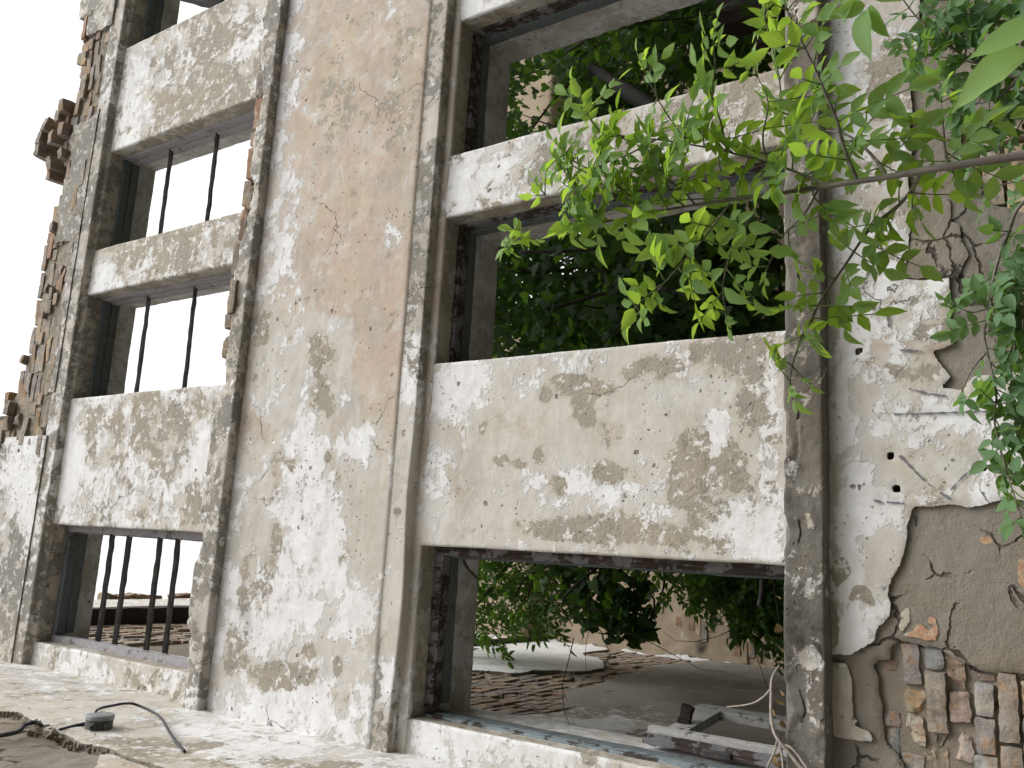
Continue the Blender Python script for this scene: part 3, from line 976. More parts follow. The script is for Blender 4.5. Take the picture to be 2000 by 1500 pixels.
# ------------------------------------------------------------------ lower wall: bricks, render and plaster crusts
PLAST = [(1590, -60), (1800, -60), (1795, 90), (1776, 150), (1779, 190), (1781, 234), (1775, 258), (1781, 294), (1772, 354), (1784, 414), (1775, 470), (1765, 545), (1805, 550), (1853, 541), (1857, 580), (1853, 610),
         (1860, 670), (1822, 685), (1858, 735), (1836, 758), (1880, 762), (1900, 735), (1940, 730), (2010, 725), (2080, 730), (2080, 985), (1958, 975), (1890, 992), (1840, 988), (1785, 985), (1778, 1000), (1775, 1050), (1757, 1098), (1733, 1161), (1740, 1180),
         (1733, 1203), (1715, 1224), (1712, 1251), (1690, 1266), (1661, 1275), (1622, 1279), (1590, 1275)]
PATCHES = [[(1625, 1292), (1655, 1296), (1664, 1325), (1664, 1370), (1668, 1400), (1681, 1410), (1668, 1414), (1700, 1432), (1708, 1448), (1640, 1442), (1628, 1435)],
           ]
OLDP = [[(1757, 1196), (1772, 1182), (1780, 1195), (1776, 1215), (1762, 1234), (1752, 1222)], [(1764, 1240), (1786, 1233), (1788, 1221), (1801, 1221), (1815, 1233), (1820, 1224), (1830, 1222), (1832, 1256), (1800, 1249)], [(1812, 1206), (1828, 1205), (1829, 1219), (1814, 1221)]]
BRHOLE = [(1715, 1290), (1740, 1287), (1744, 1268), (1758, 1256), (1790, 1256), (1830, 1262), (1846, 1270), (1862, 1285), (1880, 1292), (1900, 1312), (1946, 1314), (1960, 1312), (1990, 1318), (2080, 1330), (2080, 1620), (1770, 1620), (1768, 1500),
          (1757, 1482), (1732, 1452), (1722, 1425), (1722, 1380), (1717, 1330), (1704, 1300)]
BRHOLE2 = [(1880, 245), (1930, 235), (2040, 250), (2040, 420), (1935, 400), (1910, 350), (1880, 320)]
HOLES = [[(1733, 884), (1745, 883), (1746, 896), (1735, 898)], [(1742, 950), (1750, 945), (1759, 950), (1758, 960), (1750, 963), (1742, 958)], [(1718, 955), (1726, 952), (1727, 966), (1722, 976), (1718, 965)], [(1917, 900), (1926, 900), (1927, 918), (1917, 920)],
         [(1776, 966), (1780, 967), (1779, 971), (1776, 970)], [(1670, 682), (1684, 678), (1688, 684), (1676, 694), (1669, 694)]]
fP = [zsheet(PLAST, -.012, .011, 9, 1.0, HOLES)] + [zsheet(q, -.004, .008, 9, 4.0) for q in PATCHES]
fB = [zsheet(BRHOLE, .02, .014, 9, 2.0), zsheet(BRHOLE2, .02, .03, 6, 5.0)]
LX0, LX1, LZ0, LZ1 = -1.16, 3.0, -.10, 1.03
sheet('plaster_coat', (LX0, .002, LZ0), EX, EZ, NY, LX1 - LX0, LZ1 - LZ0, .0085, lambda u, v, P: np.where(P[:, 0] > 2.75, 1.0, np.maximum.reduce([f(u, v, P) for f in fP])), .019, M['plaster'], facade, LOWER, .003, .008, .2)
rh = zsheet([(0, 0), (1, 0), (0, 1)], 0)
RENDER_L = layer((.0, 0, .0, .10), [(1830, 1060, 80, 80, 'd', .05), (1600, 1350, 60, 200, 'd', .4), (1720, 1320, 30, 60, 'd', .3), (1690, 1380, 26, 80, 'd', .05), (1930, 420, 90, 220, 'd', .35), (1925, 1055, 14, 8, 't', .95), (1995, 1120, 10, 30, 't', .9), (1870, 600, 26, 200, 'w', .05)])  # dark blobs paint shading around the bare bricks into the colour


def f_render(u, v, P):
    s = np.minimum.reduce([-f(u, v, P) for f in fB])
    for h in HOLES[:4]:
        s = np.minimum(s, -zsheet(h, .0, .004, 9)(u, v, P))
    # lost chunk with rough edge beside the bricks
    return s


sheet('render_coat', (LX0, .034, LZ0), EX, EZ, NY, LX1 - LX0, LZ1 - LZ0, .0085, f_render, .030, M['render'], facade, RENDER_L, .007, .011, .35)
fO = [zsheet(q, .0, .010, 12, 6.0) for q in OLDP]
sheet('old_paint_patch', (-.3, .008, .5), EX, EZ, NY, .6, .45, .0065, lambda u, v, P: np.maximum.reduce([f(u, v, P) for f in fO]), .008, M['render'], facade, layer((.62, 0, .42, .05), [(1805, 1240, 26, 16, 't', .9, .2), (1765, 1208, 10, 22, 't', .15, .2)]), .002, .003, .2)
# smooth grey undercoat still clinging between plaster and render
UND = [(1785, 395), (1800, 388), (1850, 388), (1858, 430), (1872, 440), (1880, 470), (1890, 500), (1870, 545), (1760, 545), (1775, 470)]
sheet('undercoat', (1.0, .006, -.1), EX, EZ, NY, 1.4, 1.1, .0085, zsheet(UND, .0, .014, 7, 3), .012, M['render'], facade, layer((.02, 0, 0, .02)), .002, .003, .2)
# bricks
it = []
PITCH = .0835


def pbrick(x0, x1, y0, y1, depth, col, ex=.4, tilt=0.0):
    a = atY((x0 + x1) / 2, (y0 + y1) / 2, .02)
    w = abs(atY((x0 + x1) / 2, y0, .02)[0] - atY((x0 + x1) / 2, y1, .02)[0]) / 2
    h = abs(atY(x0, (y0 + y1) / 2, .02)[2] - atY(x1, (y0 + y1) / 2, .02)[2]) / 2
    it.append(((a[0], depth + .06, a[2]), (w, .06, h), rotm(tilt * .4, tilt + rng.normal() * .02, rng.normal() * .03), col, ex))


SL, LV, OC, TN, MV, BN, GY = (.26, .24, .22), (.31, .295, .285), (.34, .27, .19), (.33, .28, .20), (.35, .265, .225), (.25, .18, .14), (.235, .235, .215)
for a in ((1714, 1752, 1285, 1310, .035, BN, .5), (1718, 1754, 1318, 1374, .034, (.27, .225, .165), 1.2), (1722, 1757, 1391, 1420, .032, (.27, .225, .20), .6), (1724, 1757, 1422, 1484, .034, (.215, .22, .215), .6),
          (1762, 1796, 1256, 1338, .022, (.28, .255, .235), .5), (1766, 1806, 1340, 1394, .026, (.32, .27, .19), 1.4, .06), (1768, 1806, 1397, 1460, .020, (.44, .40, .33), 1.8), (1762, 1806, 1472, 1510, .03, LV, .6),
          (1806, 1842, 1260, 1308, .024, (.27, .27, .265), .5), (1810, 1850, 1312, 1428, .006, (.285, .245, .20), .4, -.03), (1808, 1850, 1440, 1500, .036, (.24, .20, .14), 1.8),
          (1850, 1888, 1284, 1348, .022, (.29, .215, .165), 1.6, -.10), (1854, 1896, 1352, 1411, .016, MV, .6, -.02), (1862, 1900, 1415, 1490, .026, (.40, .33, .28), 1.6, -.08),
          (1902, 1940, 1316, 1329, .03, BN, .8), (1904, 1940, 1333, 1398, .012, (.33, .315, .315), .3), (1905, 1945, 1402, 1472, .014, (.275, .255, .235), .4), (1902, 1950, 1478, 1540, .022, (.37, .37, .345), .5),
          (1950, 1990, 1316, 1451, .010, (.31, .26, .215), .35), (1956, 2000, 1458, 1560, .016, (.335, .28, .225), .5), (1996, 2040, 1330, 1400, .016, OC, .5), (2000, 2044, 1405, 1530, .016, SL, .5),
          (1836, 1850, 1268, 1300, .03, (.36, .26, .19), 1.6)):
    pbrick(*a)
for zz in np.arange(-.06, 1.0, PITCH):          # courses under the upper bare patch
    x = 1.35 + rng.uniform(0, .2)
    while x < 2.75:
        L = .25 if rng.random() < .6 else .12
        it.append(((x + L / 2, .085 + rng.normal() * .008, zz), (L / 2 - .006, .06, .036), rotm(0, rng.normal() * .02, rng.normal() * .03), brickcol(1.0), .6))
        x += L + .008
boxes('exposed_bricks', it, T853, .005, .0075, M['brick'], facade, nscale=26)
sheet('mortar_bed', (-1.1, .058, -.1), EX, EZ, NY, 1.5, 1.0, .010, zsheet([(1690, 1240), (2090, 1220), (2090, 1640), (1690, 1640)], .03, .0, 9), .022, M['render'], facade, layer((.12, 0, 0, .1)), .006, .008, .2)
# mortar core of the lower wall
sweep('wall_core', 0, [(.062, -1.75), (.062, -.2), (.062, 1.1)], XA, XE, .02, M['mortar'], facade, layer((0, 0, 0, 0)), .012, .012, 0, flip=True)
sweep('wall_base', 0, [(.0, -1.75), (.0, -.105)], XA, 3.0, .05, M['render'], facade, RENDER_L, .012, .012, 0, flip=True)
sweep('wall_base', 0, [(.0, -1.75), (.0, 1.02)], 2.98, XE, .04, M['plaster'], facade, LOWER, .012, .008, 0, flip=True)
sweep('wall_back', 0, [(.56, 1.2), (.56, -1.75)], XA, XE, .1, M['plaster'], facade, layer((.1, .7, 0, .1)), .012, .012, 0, flip=True)

# charcoal strokes on the plaster
def stroke(pts, w, Y=-.022):
    q = spline([atY(a, b, Y) for a, b in pts], 10)
    t = np.gradient(q, axis=0)
    t /= np.linalg.norm(t, axis=1, keepdims=True)
    s = np.cross(t, (0, 1, 0))
    ww = w * np.clip(.62 + 1.5 * fbm(q, 45, 3), .02, 1.2)[:, None]
    V = np.vstack([q - s * ww, q + s * ww])
    V[:, 1] = -.0225 - fbm(V, 2.1, 2) * .003
    n = len(q)
    i = np.arange(n - 1)
    return V, np.stack([i, i + 1, i + 1 + n, i + n], 1)


for pts in ([(1757, 890), (1775, 908), (1790, 924), (1806, 939)], [(1812, 945), (1824, 952)], [(1836, 962), (1855, 974)], [(1857, 957), (1880, 932), (1905, 911)], [(1746, 809), (1800, 808), (1860, 806), (1930, 804), (1956, 805)],
            [(1775, 759), (1810, 768), (1850, 774)], [(1880, 782), (1905, 787), (1930, 795)], [(1706, 977), (1722, 981)], [(1732, 981), (1766, 983)], [(1733, 606), (1736, 640)], [(1758, 684), (1800, 686)]):
    v, q = stroke(pts, .0058)
    mesh('charcoal_stroke', v, q, M['charcoal'], facade)

# ------------------------------------------------------------------ windows
TJ, TH = box_template(2, 2, 22), box_template(16, 2, 2)


def member(a, b):
    a, b = np.array(a, float), np.array(b, float)
    return ((a + b) / 2, np.abs(b - a) / 2)


def bars(lst, half, mat, parent, Y=.215, rot=.6):
    for x0, x1, z0, z1 in lst:
        c = ((x0 + x1) / 2, Y, (z0 + z1) / 2)
        L = math.hypot(x1 - x0, z1 - z0) / 2 + .03
        boxes('iron_bar', [(c, (L, half, half * .8), rotm(rot, -math.atan2(z1 - z0, x1 - x0), 0), (.1, .1, .1), 0)], TH, .003, .009, mat, parent)


windows = {}
for st, (zs, zh, prot) in enumerate(((1.18, 3.232, .02), (5.085, 7.135, .022))):
    for i, (x0, x1) in enumerate(OPEN):
        pr = .05 if i == 0 else prot
        it = []
        for (a, b) in ((x0 - .02, x0 + pr), (x1 - pr, x1 + .02)):
            if (st, i) == (0, 0) and a < x0:
                continue
            c, h = member((a, .125, zs), (b, .20, zh))
            it.append((c, h, None, (.1, .1, .1), 0))
        wn = boxes('window', it, TJ, .0025, .010, M['frame_brown'] if st == 0 else M['frame_lilac'], facade, 11)
        if (st, i) == (0, 0):
            c, h = member((x0 - .02, .125, zs), (x0 + pr, .20, zh))
            c, h = member((x0 - .02, .125, zs), (x0 + .012, .20, zh))
            boxes('frame_post', [(c, h, None, (.1, .1, .1), 0)], TJ, .0025, .008, M['frame_blue'], wn, 11)
        wn['label'] = ('empty window opening with remains of its wooden frame' if st == 0 else 'empty upper window opening crossed by dark iron bars')
        c, h = member((x0 + pr, .127, zh - pr - .01), (x1 - pr, .198, zh + .02))
        boxes('frame_head', [(c, h, None, (.1, .1, .1), 0)], TH, .0025, .010, M['frame_brown'] if st == 0 else M['frame_grey'], wn)
        it = []
        for (a, b) in ((x0 - .02, x0 + (.018 if i == 0 else pr + .012)), (x1 - pr - .012, x1 + .02)):
            c, h = member((a, .202, zs), (b, .275, zh - .01))
            it.append((c, h, None, (.1, .1, .1), 0))
        boxes('frame_lining', it, TJ, .0025, .009, M['frame_grey'] if st == 0 else M['frame_lilac'], wn, 12)
        c, h = member((x0 + pr + .012, .203, zh - pr - .014), (x1 - pr - .012, .272, zh + .02))
        boxes('frame_lining', [(c, h, None, (.1, .1, .1), 0)], TH, .0025, .008, M['frame_grey'], wn, 12)
        c, h = member((x0, .13, zs - .03), (x1, .27, zs + .045))
        boxes('window_sill', [(c, h, None, (.1, .1, .1), 0)], TH, .003, .010, M['frame_lilac'] if st else M['frame_brown'], wn, 11)
        windows[(st, i)] = wn


def barz(x, y, Y=.215):
    return float(atY(x, y, Y)[2])


for i, pts in ((0, (((220, 1049), (192, 1247)), ((253, 1052), (225, 1247)), ((313, 1055), (288, 1250)), ((348, 1058), (325, 1252)))),
               (1, (((291, 580), (268, 757)), ((380, 570), (362, 752)))), (2, (((335, 292), (313, 455)), ((425, 262), (405, 432)))), (3, (((425, 20), (415, 60)),))):
    x0, x1 = OPEN[i]
    L = []
    for (a, b) in pts:
        p, q = atY(*a, .215), atY(*b, .215)
        t = (q[2] - p[2]) / (q[0] - p[0])
        zc = p[2] + (0.5 * (x0 + x1) - p[0]) * t
        hs = t * (x1 - x0) / 2 * .6
        L.append((x0, x1, zc - hs, zc + hs))
    bars(L, .020 if i == 0 else .0165, M['iron'], windows[(1, i)])

# hooks left in the wood of the first lower window
def rod(pts, r, mat, parent, name):
    return tubes(name, [(spline(pts, 5), r)], mat, parent, 6)


w00 = windows[(0, 0)]
rod([atY(1486, 1118, .22), atY(1487, 1150, .22), atY(1482, 1184, .22)], .009, M['iron'], w00, 'hook')
rod([atY(903, 1088, .22), atY(912, 1108, .26), atY(932, 1130, .30)], .009, M['iron'], w00, 'hook')

# casement leaf standing open into the room
H = np.array([-.845, .335, 0.0])
dv = np.array([.066, .664, 0.0])
Ls = np.linalg.norm(dv)
dv /= Ls
az = math.atan2(dv[1], dv[0])
R = rotm(0, 0, az)
zt, zb = 1.99, 1.20


def sb(u0, u1, z0, z1, t=.024, off=0.0):
    c = H + dv * ((u0 + u1) / 2) + np.array([dv[1], -dv[0], 0]) * off
    return ((c[0], c[1], (z0 + z1) / 2), ((u1 - u0) / 2, t, (z1 - z0) / 2), R, (.1, .1, .1), 0)


TS = box_template(8, 2, 14)
sash = boxes('sash', [sb(0, .095, zb, zt), sb(Ls - .095, Ls, zb, zt), sb(.097, Ls - .097, zt - .16, zt - .055), sb(.097, Ls - .097, zb, zb + .10),
                      sb(.085, .115, zb + .1, zt - .16, .014, -.008), sb(Ls - .115, Ls - .085, zb + .1, zt - .16, .014, -.008), sb(.0, .05, zb, zt - .01, .016, .034)], TS, .002, .005, M['sash'], w00, 12)
boxes('sash_edge', [sb(-.016, -.0015, zb, zt + .012, .027, -.004), sb(.0, Ls, zt - .052, zt - .012, .012, -.03)], TS, .002, .006, M['frame_brown'], w00, 12)
sash['label'] = 'open white-painted casement leaf without glass'
c = H + dv * .27
boxes('sash_stub', [((c[0] + .06, c[1] - .02, zt - .10), (.055, .022, .034), rotm(.2, .25, .2), (.1, .1, .1), .6)], T442, .012, .012, M['char'], w00)
boxes('sash_catch', [((H[0] - .01, H[1] + .10, zt - .04), (.02, .03, .02), None, (.1, .1, .1), .5)], T442, .012, .012, M['char'], w00)
boxes('hinge', [((H[0] - .02, H[1] - .01, 1.62), (.02, .016, .07), None, (.1, .1, .1), 0)], TS, .006, .003, M['iron'], w00)

# scrawled letters on the head of the second upper window (seen from below)
GL = {'C': [[(1, .2), (.6, 0), (.1, .2), (0, .5), (.1, .8), (.6, 1), (1, .8)]], 'I': [[(.5, 0), (.5, 1)]], 'A': [[(0, 0), (.5, 1), (1, 0)], [(.2, .4), (.8, .4)]], 'M': [[(0, 0), (0, 1), (.5, .4), (1, 1), (1, 0)]], 'T': [[(.5, 0), (.5, 1)], [(0, 1), (1, 1)]]}
V, Q, o = [], [], 0
hx = 1.10
for ch, w in (('C', .06), ('I', .03), (' ', .03), ('M', .06), ('A', .05), ('T', .05), ('T', .05)):
    if ch != ' ':
        for pl in GL[ch]:
            q = np.array([(hx + a * w * .8, .255 - .045 * b, 7.135 - .0545) for a, b in pl])
            q = resample(q, .01, 0)
            t = np.gradient(q, axis=0)
            t /= np.linalg.norm(t, axis=1, keepdims=True) + 1e-9
            s = np.cross(t, (0, 0, 1)) * .0045
            V += [q - s, q + s]
            n = len(q)
            i = np.arange(n - 1)
            Q.append(np.stack([i, i + n, i + n + 1, i + 1], 1) + o)
            o += 2 * n
    hx += w
mesh('lettering', np.vstack(V), np.vstack(Q), M['charcoal'], windows[(1, 1)])

# charred rafter crossing the last upper window, against the sky
raf = boxes('charred_rafter', [((atY(392, 0, .9)), (.9, .045, .05), rotm(.2, math.radians(-63), 0), (.1, .1, .1), 0)], box_template(14, 2, 2), .015, .02, M['char'])
tag(raf, 'black charred rafter jutting into the uppermost window at the corner of the picture', 'rafter')

# ------------------------------------------------------------------ return wall in front of the facade
ret = thing('return_wall', 'flaking white wall meeting the facade in a corner and carrying the round junction box', 'wall', (XR, -2.0, GZ))


def ysheet_poly(px_poly, X, extra=(), rag=.01, sc=6, seed=0.0):
    poly = [tuple(atX(a, b, X)[[1, 2]]) for a, b in px_poly] + list(extra)

    def f(u, v, P):
        return poly_sd(P[:, 1], P[:, 2], poly) + fbm(P, sc, 5, seed) * rag * 2
    return f


RB = [(-120, 1378), (-40, 1390), (40, 1396), (62, 1408), (90, 1432), (125, 1440), (160, 1456), (205, 1466), (240, 1480), (300, 1500), (360, 1522)]
fr = ysheet_poly(RB, XR, [(-2.3, 3.2), (-2.8, 1.0), (.2, 1.0), (.2, 9.4)], .014, 6, 3)
RP = ysheet_poly([(185, 1500), (195, 1475), (215, 1468), (250, 1478), (275, 1492), (300, 1512), (200, 1530)], XR, (), .02, 8, 6)
sheet('plaster_coat', (XR - .004, -2.6, 1.6), (0, 1, 0), EZ, (1, 0, 0), 2.66, 7.6, .014, lambda u, v, P: fr(u, v, P), .020, M['plaster'], ret, RETURN_L, .004, .012, .2)
sheet('plaster_remnant', (XR - .008, -2.6, 2.8), (0, 1, 0), EZ, (1, 0, 0), 1.8, 3.2, .014, lambda u, v, P: np.minimum(RP(u, v, P), -fr(u, v, P) - .02), .014, M['plaster'], ret, layer((.45, .2, .75, .05)), .004, .006, .2)
sweep('render_coat', 2, [(XR - .014, -6.0), (XR - .012, -2.6), (XR - .012, .02)], 1.6, 9.4, .02, M['render'], ret, layer((.10, 0, .10, .12), [(60, 1450, 60, 30, 'd', .35), (130, 1445, 60, 14, 'd', .5), (170, 1480, 60, 20, 't', .30)]), .030, .016, 0, flip=True)
sweep('wall_base', 2, [(XR - .006, -6.0), (XR - .006, .02)], GZ - .1, 1.61, .05, M['plaster'], ret, RETURN_L, .012, .006, 0, flip=True)
# rough lumps of mortar along the broken edge
it = []
for a, b, s in ((70, 1415, .03), (85, 1428, .035), (105, 1438, .03), (118, 1446, .028), (135, 1450, .03), (150, 1459, .022), (30, 1402, .02), (170, 1462, .02), (60, 1432, .03), (205, 1474, .02)):
    p = atX(a, b, XR)
    for _ in range(5):
        k = s * rng.uniform(.12, .4)
        it.append(((XR + .002, p[1] + rng.normal() * s * .6, p[2] + rng.normal() * s * 1.5), (.016, k, k * 1.6), rotm(rng.normal(), rng.normal() * .3, rng.normal() * .3), (.26, .235, .19), 1.5))
boxes('mortar_lumps', it, T442, .02, .016, M['mortar'], ret)

# junction box with its cables
jp = atX(193, 1418, XR + .03)
jb = thing('junction_box', 'small round grey electrical junction box on the flaking wall', 'junction box', (XR + .01, jp[1], jp[2]))


def disc(name, cx, r, x0, x1, mat, parent, seg=28, bev=.006):
    prof = [(x0, r), (x1 - bev, r), (x1 - bev * .3, r - bev * .3), (x1, r - bev), (x1, 0.0005)]
    V = []
    for xx, rr in prof:
        a = np.arange(seg) / seg * 2 * math.pi
        V.append(np.stack([np.full(seg, xx), cx[1] + rr * np.cos(a), cx[2] + rr * np.sin(a)], 1))
    V = np.vstack(V)
    Q = [[i * seg + j, i * seg + (j + 1) % seg, (i + 1) * seg + (j + 1) % seg, (i + 1) * seg + j] for i in range(len(prof) - 1) for j in range(seg)]
    return mesh(name, V, np.array(Q), mat, parent)


RBX = .075
disc('body', jp, RBX * .95, XR + .0, XR + .072, M['box'], jb)
disc('lid', jp, RBX, XR + .068, XR + .092, M['boxlid'], jb)
for k, (ay, az_) in enumerate(((0, 1), (0, -1), (-.8, -.6))):
    a = np.array([XR + .040, jp[1] + ay * RBX * .85, jp[2] + az_ * RBX * .85])
    b = a + np.array([0, ay, az_]) * .03
    tubes('cable_gland', [([a, b], .018)], M['box'], jb, 10)
a = np.array([XR + .040, jp[1] - .8 * (RBX * .85 + .031), jp[2] - .6 * (RBX * .85 + .031)])
tubes('gland_hole', [([a, a + np.array([0, -.8, -.6]) * .002], .011)], M['char'], jb, 10)


def cable(name, pts, r, label, parent=None):
    q = spline(pts, 8)
    o = tubes(name, [(q, r)], M['cable'], parent, 8)
    if parent is None:
        tag(o, label, 'cable')
    return o


cable('loose_cable', [np.array([XR + .03, jp[1] - .02, jp[2] + .02]), atX(186, 1392, XR + .09), atX(198, 1383, XR + .10), atX(221, 1378, XR + .10), atX(245, 1374, XR + .10), atX(268, 1377, XR + .08), atX(310, 1398, XR + .05), atX(330, 1428, XR + .04), atX(345, 1450, XR + .03), atX(361, 1468, XR + .02)],
      .0075, 'long black cable looping out of the junction box and hanging loose down the wall')
cable('cut_cable', [atX(116, 1426, XR + .02), atX(140, 1420, XR + .02), atX(165, 1414, XR + .03), atX(178, 1412, XR + .04)], .011, 'short cut black cable stub entering the top of the junction box')
cable('wall_cable', [atX(-60, 1446, XR + .02), atX(0, 1437, XR + .02), atX(35, 1429, XR + .025), atX(50, 1415, XR + .05), atX(65, 1411, XR + .06), atX(76, 1413, XR + .04), atX(84, 1420, XR + .005)], .011, 'black cable arching over the broken plaster edge at the corner of the picture')

# ------------------------------------------------------------------ inside the ruin
side = thing('interior_side_wall', 'tall bare brick wall inside the ruin with a white plaster patch and grey foot', 'wall', (XR - .2, 3.3, GZ))
it = []
for z0, z1 in ((.9, 6.4), (8.2, 13.36)):
    for z in np.arange(z0, z1, .078):
        y = .5 + rng.uniform(-.2, 0)
        while y < 6.3:
            L = .25 if rng.random() < .55 else .12
            c = np.array([[XR, y, z]])
            er = max(0, float(fbm(c, 1.3, 3, 3)[0])) * .10 + (.05 if rng.random() < .05 else 0)
            if not (z > 13.26 and rng.random() < .35):
                it.append(((XR - .06 - er + rng.normal() * .007, y + L / 2, z), (.06, L / 2 - .006, .033), rotm(rng.normal() * .02, 0, rng.normal() * .02), brickcol(1.15, .25 + rng.random() * .4), rng.random()))
            y += L + .008
boxes('brickwork', it, T211, .004, .007, M['brick_in'], side)
for a, b, w in ((192, 1168, .30), (215, 1164, .35), (238, 1168, .25), (285, 1166, .3), (310, 1161, .5), (345, 1163, .5), (365, 1168, .3)):
    pass
it = []
for a, b in ((200, 1168), (212, 1165), (228, 1165), (240, 1169), (285, 1168), (298, 1162), (315, 1161), (332, 1162), (348, 1165), (366, 1169)):
    p = atX(a, b, XR)
    it.append(((XR - .03, p[1], 13.42), (.10, .16, .11), rotm(rng.normal() * .2, 0, rng.normal() * .1), brickcol(.6), 1.0))
boxes('loose_top_bricks', it, T311, .015, .02, M['brick_in'], side)
sweep('wall_core', 2, [(XR - .035, .0), (XR - .035, 6.4)], GZ - .1, 13.25, .1, M['mortar'], side, layer((0, 0, 0, 0)), .02, .02, 0, flip=True)
q2 = lambda L: [(850 + .3 * a, 1050 + .3 * b) for a, b in L]
WHITE = q2([(-150, 590), (255, 628), (500, 662), (660, 684), (900, 700), (1110, 726), (1118, 738), (970, 762), (975, 782), (1060, 790), (1112, 830), (1092, 862), (1000, 880), (900, 886), (790, 878), (640, 878), (565, 896), (480, 897), (380, 885), (240, 878), (-150, 878)])
GREY = q2([(2100, 780), (1900, 800), (1750, 805), (1400, 850), (1250, 900), (1100, 955), (980, 985), (870, 1005), (850, 1060), (860, 1100), (910, 1120), (800, 1150), (700, 1165), (560, 1170), (430, 1165), (250, 1145), (-100, 1200)])
fw = ysheet_poly(WHITE, XR, (), .03, 3, 2)
fg = ysheet_poly(GREY, XR, [(.3, 3.0), (.3, .5), (6.4, .5), (6.4, 3.8)], .03, 3, 5)
sheet('white_plaster_patch', (XR - .004, .45, 3.6), (0, 1, 0), EZ, (1, 0, 0), 5.9, 5.0, .03, fw, .03, M['plaster'], side, layer((.97, .02, 0, .0)), .003, .008, .2)
sheet('grey_plaster_coat', (XR - .006, .45, .6), (0, 1, 0), EZ, (1, 0, 0), 5.7, 4.4, .03, fg, .025, M['gray'], side, layer((.0, .98, 0, .02), [(1130, 1420, 150, 26, 'w', .8), (1130, 1420, 150, 26, 'b', .12), (1450, 1330, 120, 40, 'd', .3)]), .004, .012, .2)
sheet('upper_plaster', (XR - .006, .6, 10.2), (0, 1, 0), EZ, (1, 0, 0), 5.6, 3.0, .04, lambda u, v, P: np.minimum(13.15 - P[:, 2], P[:, 2] - 10.35) + fbm(P, 1.5, 4, 2) * .15, .03, M['plaster'], side, layer((.45, .2, .45, .05)), .004, .012, .2)
bt0, bt1 = atX(850 + .3 * 150, 1050 + .3 * 724, XR), atX(850 + .3 * 655, 1050 + .3 * 685, XR)
c = (bt0 + bt1) / 2
boxes('wooden_batten', [((XR + .05, c[1], c[2]), (.03, abs(bt1[1] - bt0[1]) / 2 + .1, .05), rotm(math.atan2(bt1[2] - bt0[2], bt1[1] - bt0[1]), 0, 0), (.1, .1, .1), 0)], box_template(2, 14, 2), .006, .01, M['timber'], side)
boxes('wall_beam', [((XR + .05, 3.3, 9.93), (.14, 2.9, .13), None, (.1, .1, .1), 0)], box_template(2, 24, 2), .02, .03, M['char'], side)

back = thing('interior_back_wall', 'sand-coloured plastered wall at the back of the room behind the foliage', 'wall', (4.5, 6.3, GZ))
M['tan'] = mat_plaster('sandy_plaster', (.36, .285, .20), (.42, .34, .25), .6)
BACKL = layer((.02, .95, .2, .03), [(1050, 1225, 14, 60, 'd', .8), (1370, 1262, 10, 16, 'd', .9)])  # sooty shadow painted below the step, and a hole painted dark
def ruin_top(P, N):
    zt = np.interp(P[:, 0], [-1.3, 3.0, 3.5, 4.7, 5.5, 6.0, 11], [8.2, 8.0, 5.75, 5.7, 7.3, 7.9, 7.6]) + fbm(P * np.array([1, 0, 0]), 2.5, 4, 1) * .35
    P = P.copy()
    k = P[:, 2] > zt
    P[k, 2] = zt[k]
    return P


sweep('plastered_wall', 0, [(6.16, GZ), (6.15, 6.32), (5.90, 6.44), (5.90, 8.2), (6.6, 8.2)], -1.3, 11.0, .045, M['tan'], back, BACKL, .03, .012, 1, flip=True, hook=ruin_top)
sheet('white_plaster_fringe', (-1.15, 6.12, 2.9), EX, EZ, NY, .35, 3.3, .02, lambda u, v, P: -1.09 - P[:, 0] + fbm(P, 3, 4, 3) * .14, .03, M['plaster'], back, layer((.9, .05, 0, 0)))
it = []
p0, p1 = atY(1310, 1255, 6.1), atY(1450, 1160, 6.1)
for z in np.arange(2.4, 4.7, .08):
    x = -1.0 + rng.uniform(-.1, .0) + max(0, (z - 3.6)) * .4
    while x < .6:
        L = .25 if rng.random() < .5 else .12
        if fbm(np.array([[x, z, 3.0]]), 1.8, 3)[0] > -.12:
            it.append(((x + L / 2, 6.203 + rng.normal() * .008, z), (L / 2 - .007, .06, .033), rotm(0, rng.normal() * .02, rng.normal() * .04), brickcol(1.0), 1.0))
        x += L + .01
boxes('exposed_bricks', it, T311, .005, .010, M['brick_in'], back)

# timbers standing and leaning inside
pa, pb_, pc = atY(1402, 72, 1.5), atY(1402, 8, 1.5), atY(1470, 74, 1.35)
t1 = boxes('timber_post', [(((pa[0] + pb_[0]) / 2, 1.55, (pa[2] + GZ) / 2), (abs(pa[0] - pb_[0]) / 2, .09, (pa[2] - GZ) / 2), rotm(0, .02, .1), (.1, .1, .1), 0)], box_template(3, 2, 20), .01, .02, M['timber'])
tag(t1, 'thick dark squared timber post standing among leaves inside the window', 'post')
t2 = boxes('timber_post', [((pc[0] - .05, 1.38, (pc[2] + GZ) / 2), (.05, .05, (pc[2] - GZ) / 2), rotm(0, .01, .2), (.1, .1, .1), 0)], box_template(3, 2, 20), .008, .02, M['timber'])
tag(t2, 'thin shorter dark timber post beside the thick post inside the window', 'post')
a, b = atY(1105, 105, 3.4), atY(1260, 200, 2.2)
d = b - a
t3 = tubes('fallen_beam', [(np.linspace(a - d * .5, b + d * .6, 12), .065)], M['char'], None, 6, .06)
tag(t3, 'black fallen beam lying slantwise among the leaves', 'beam')

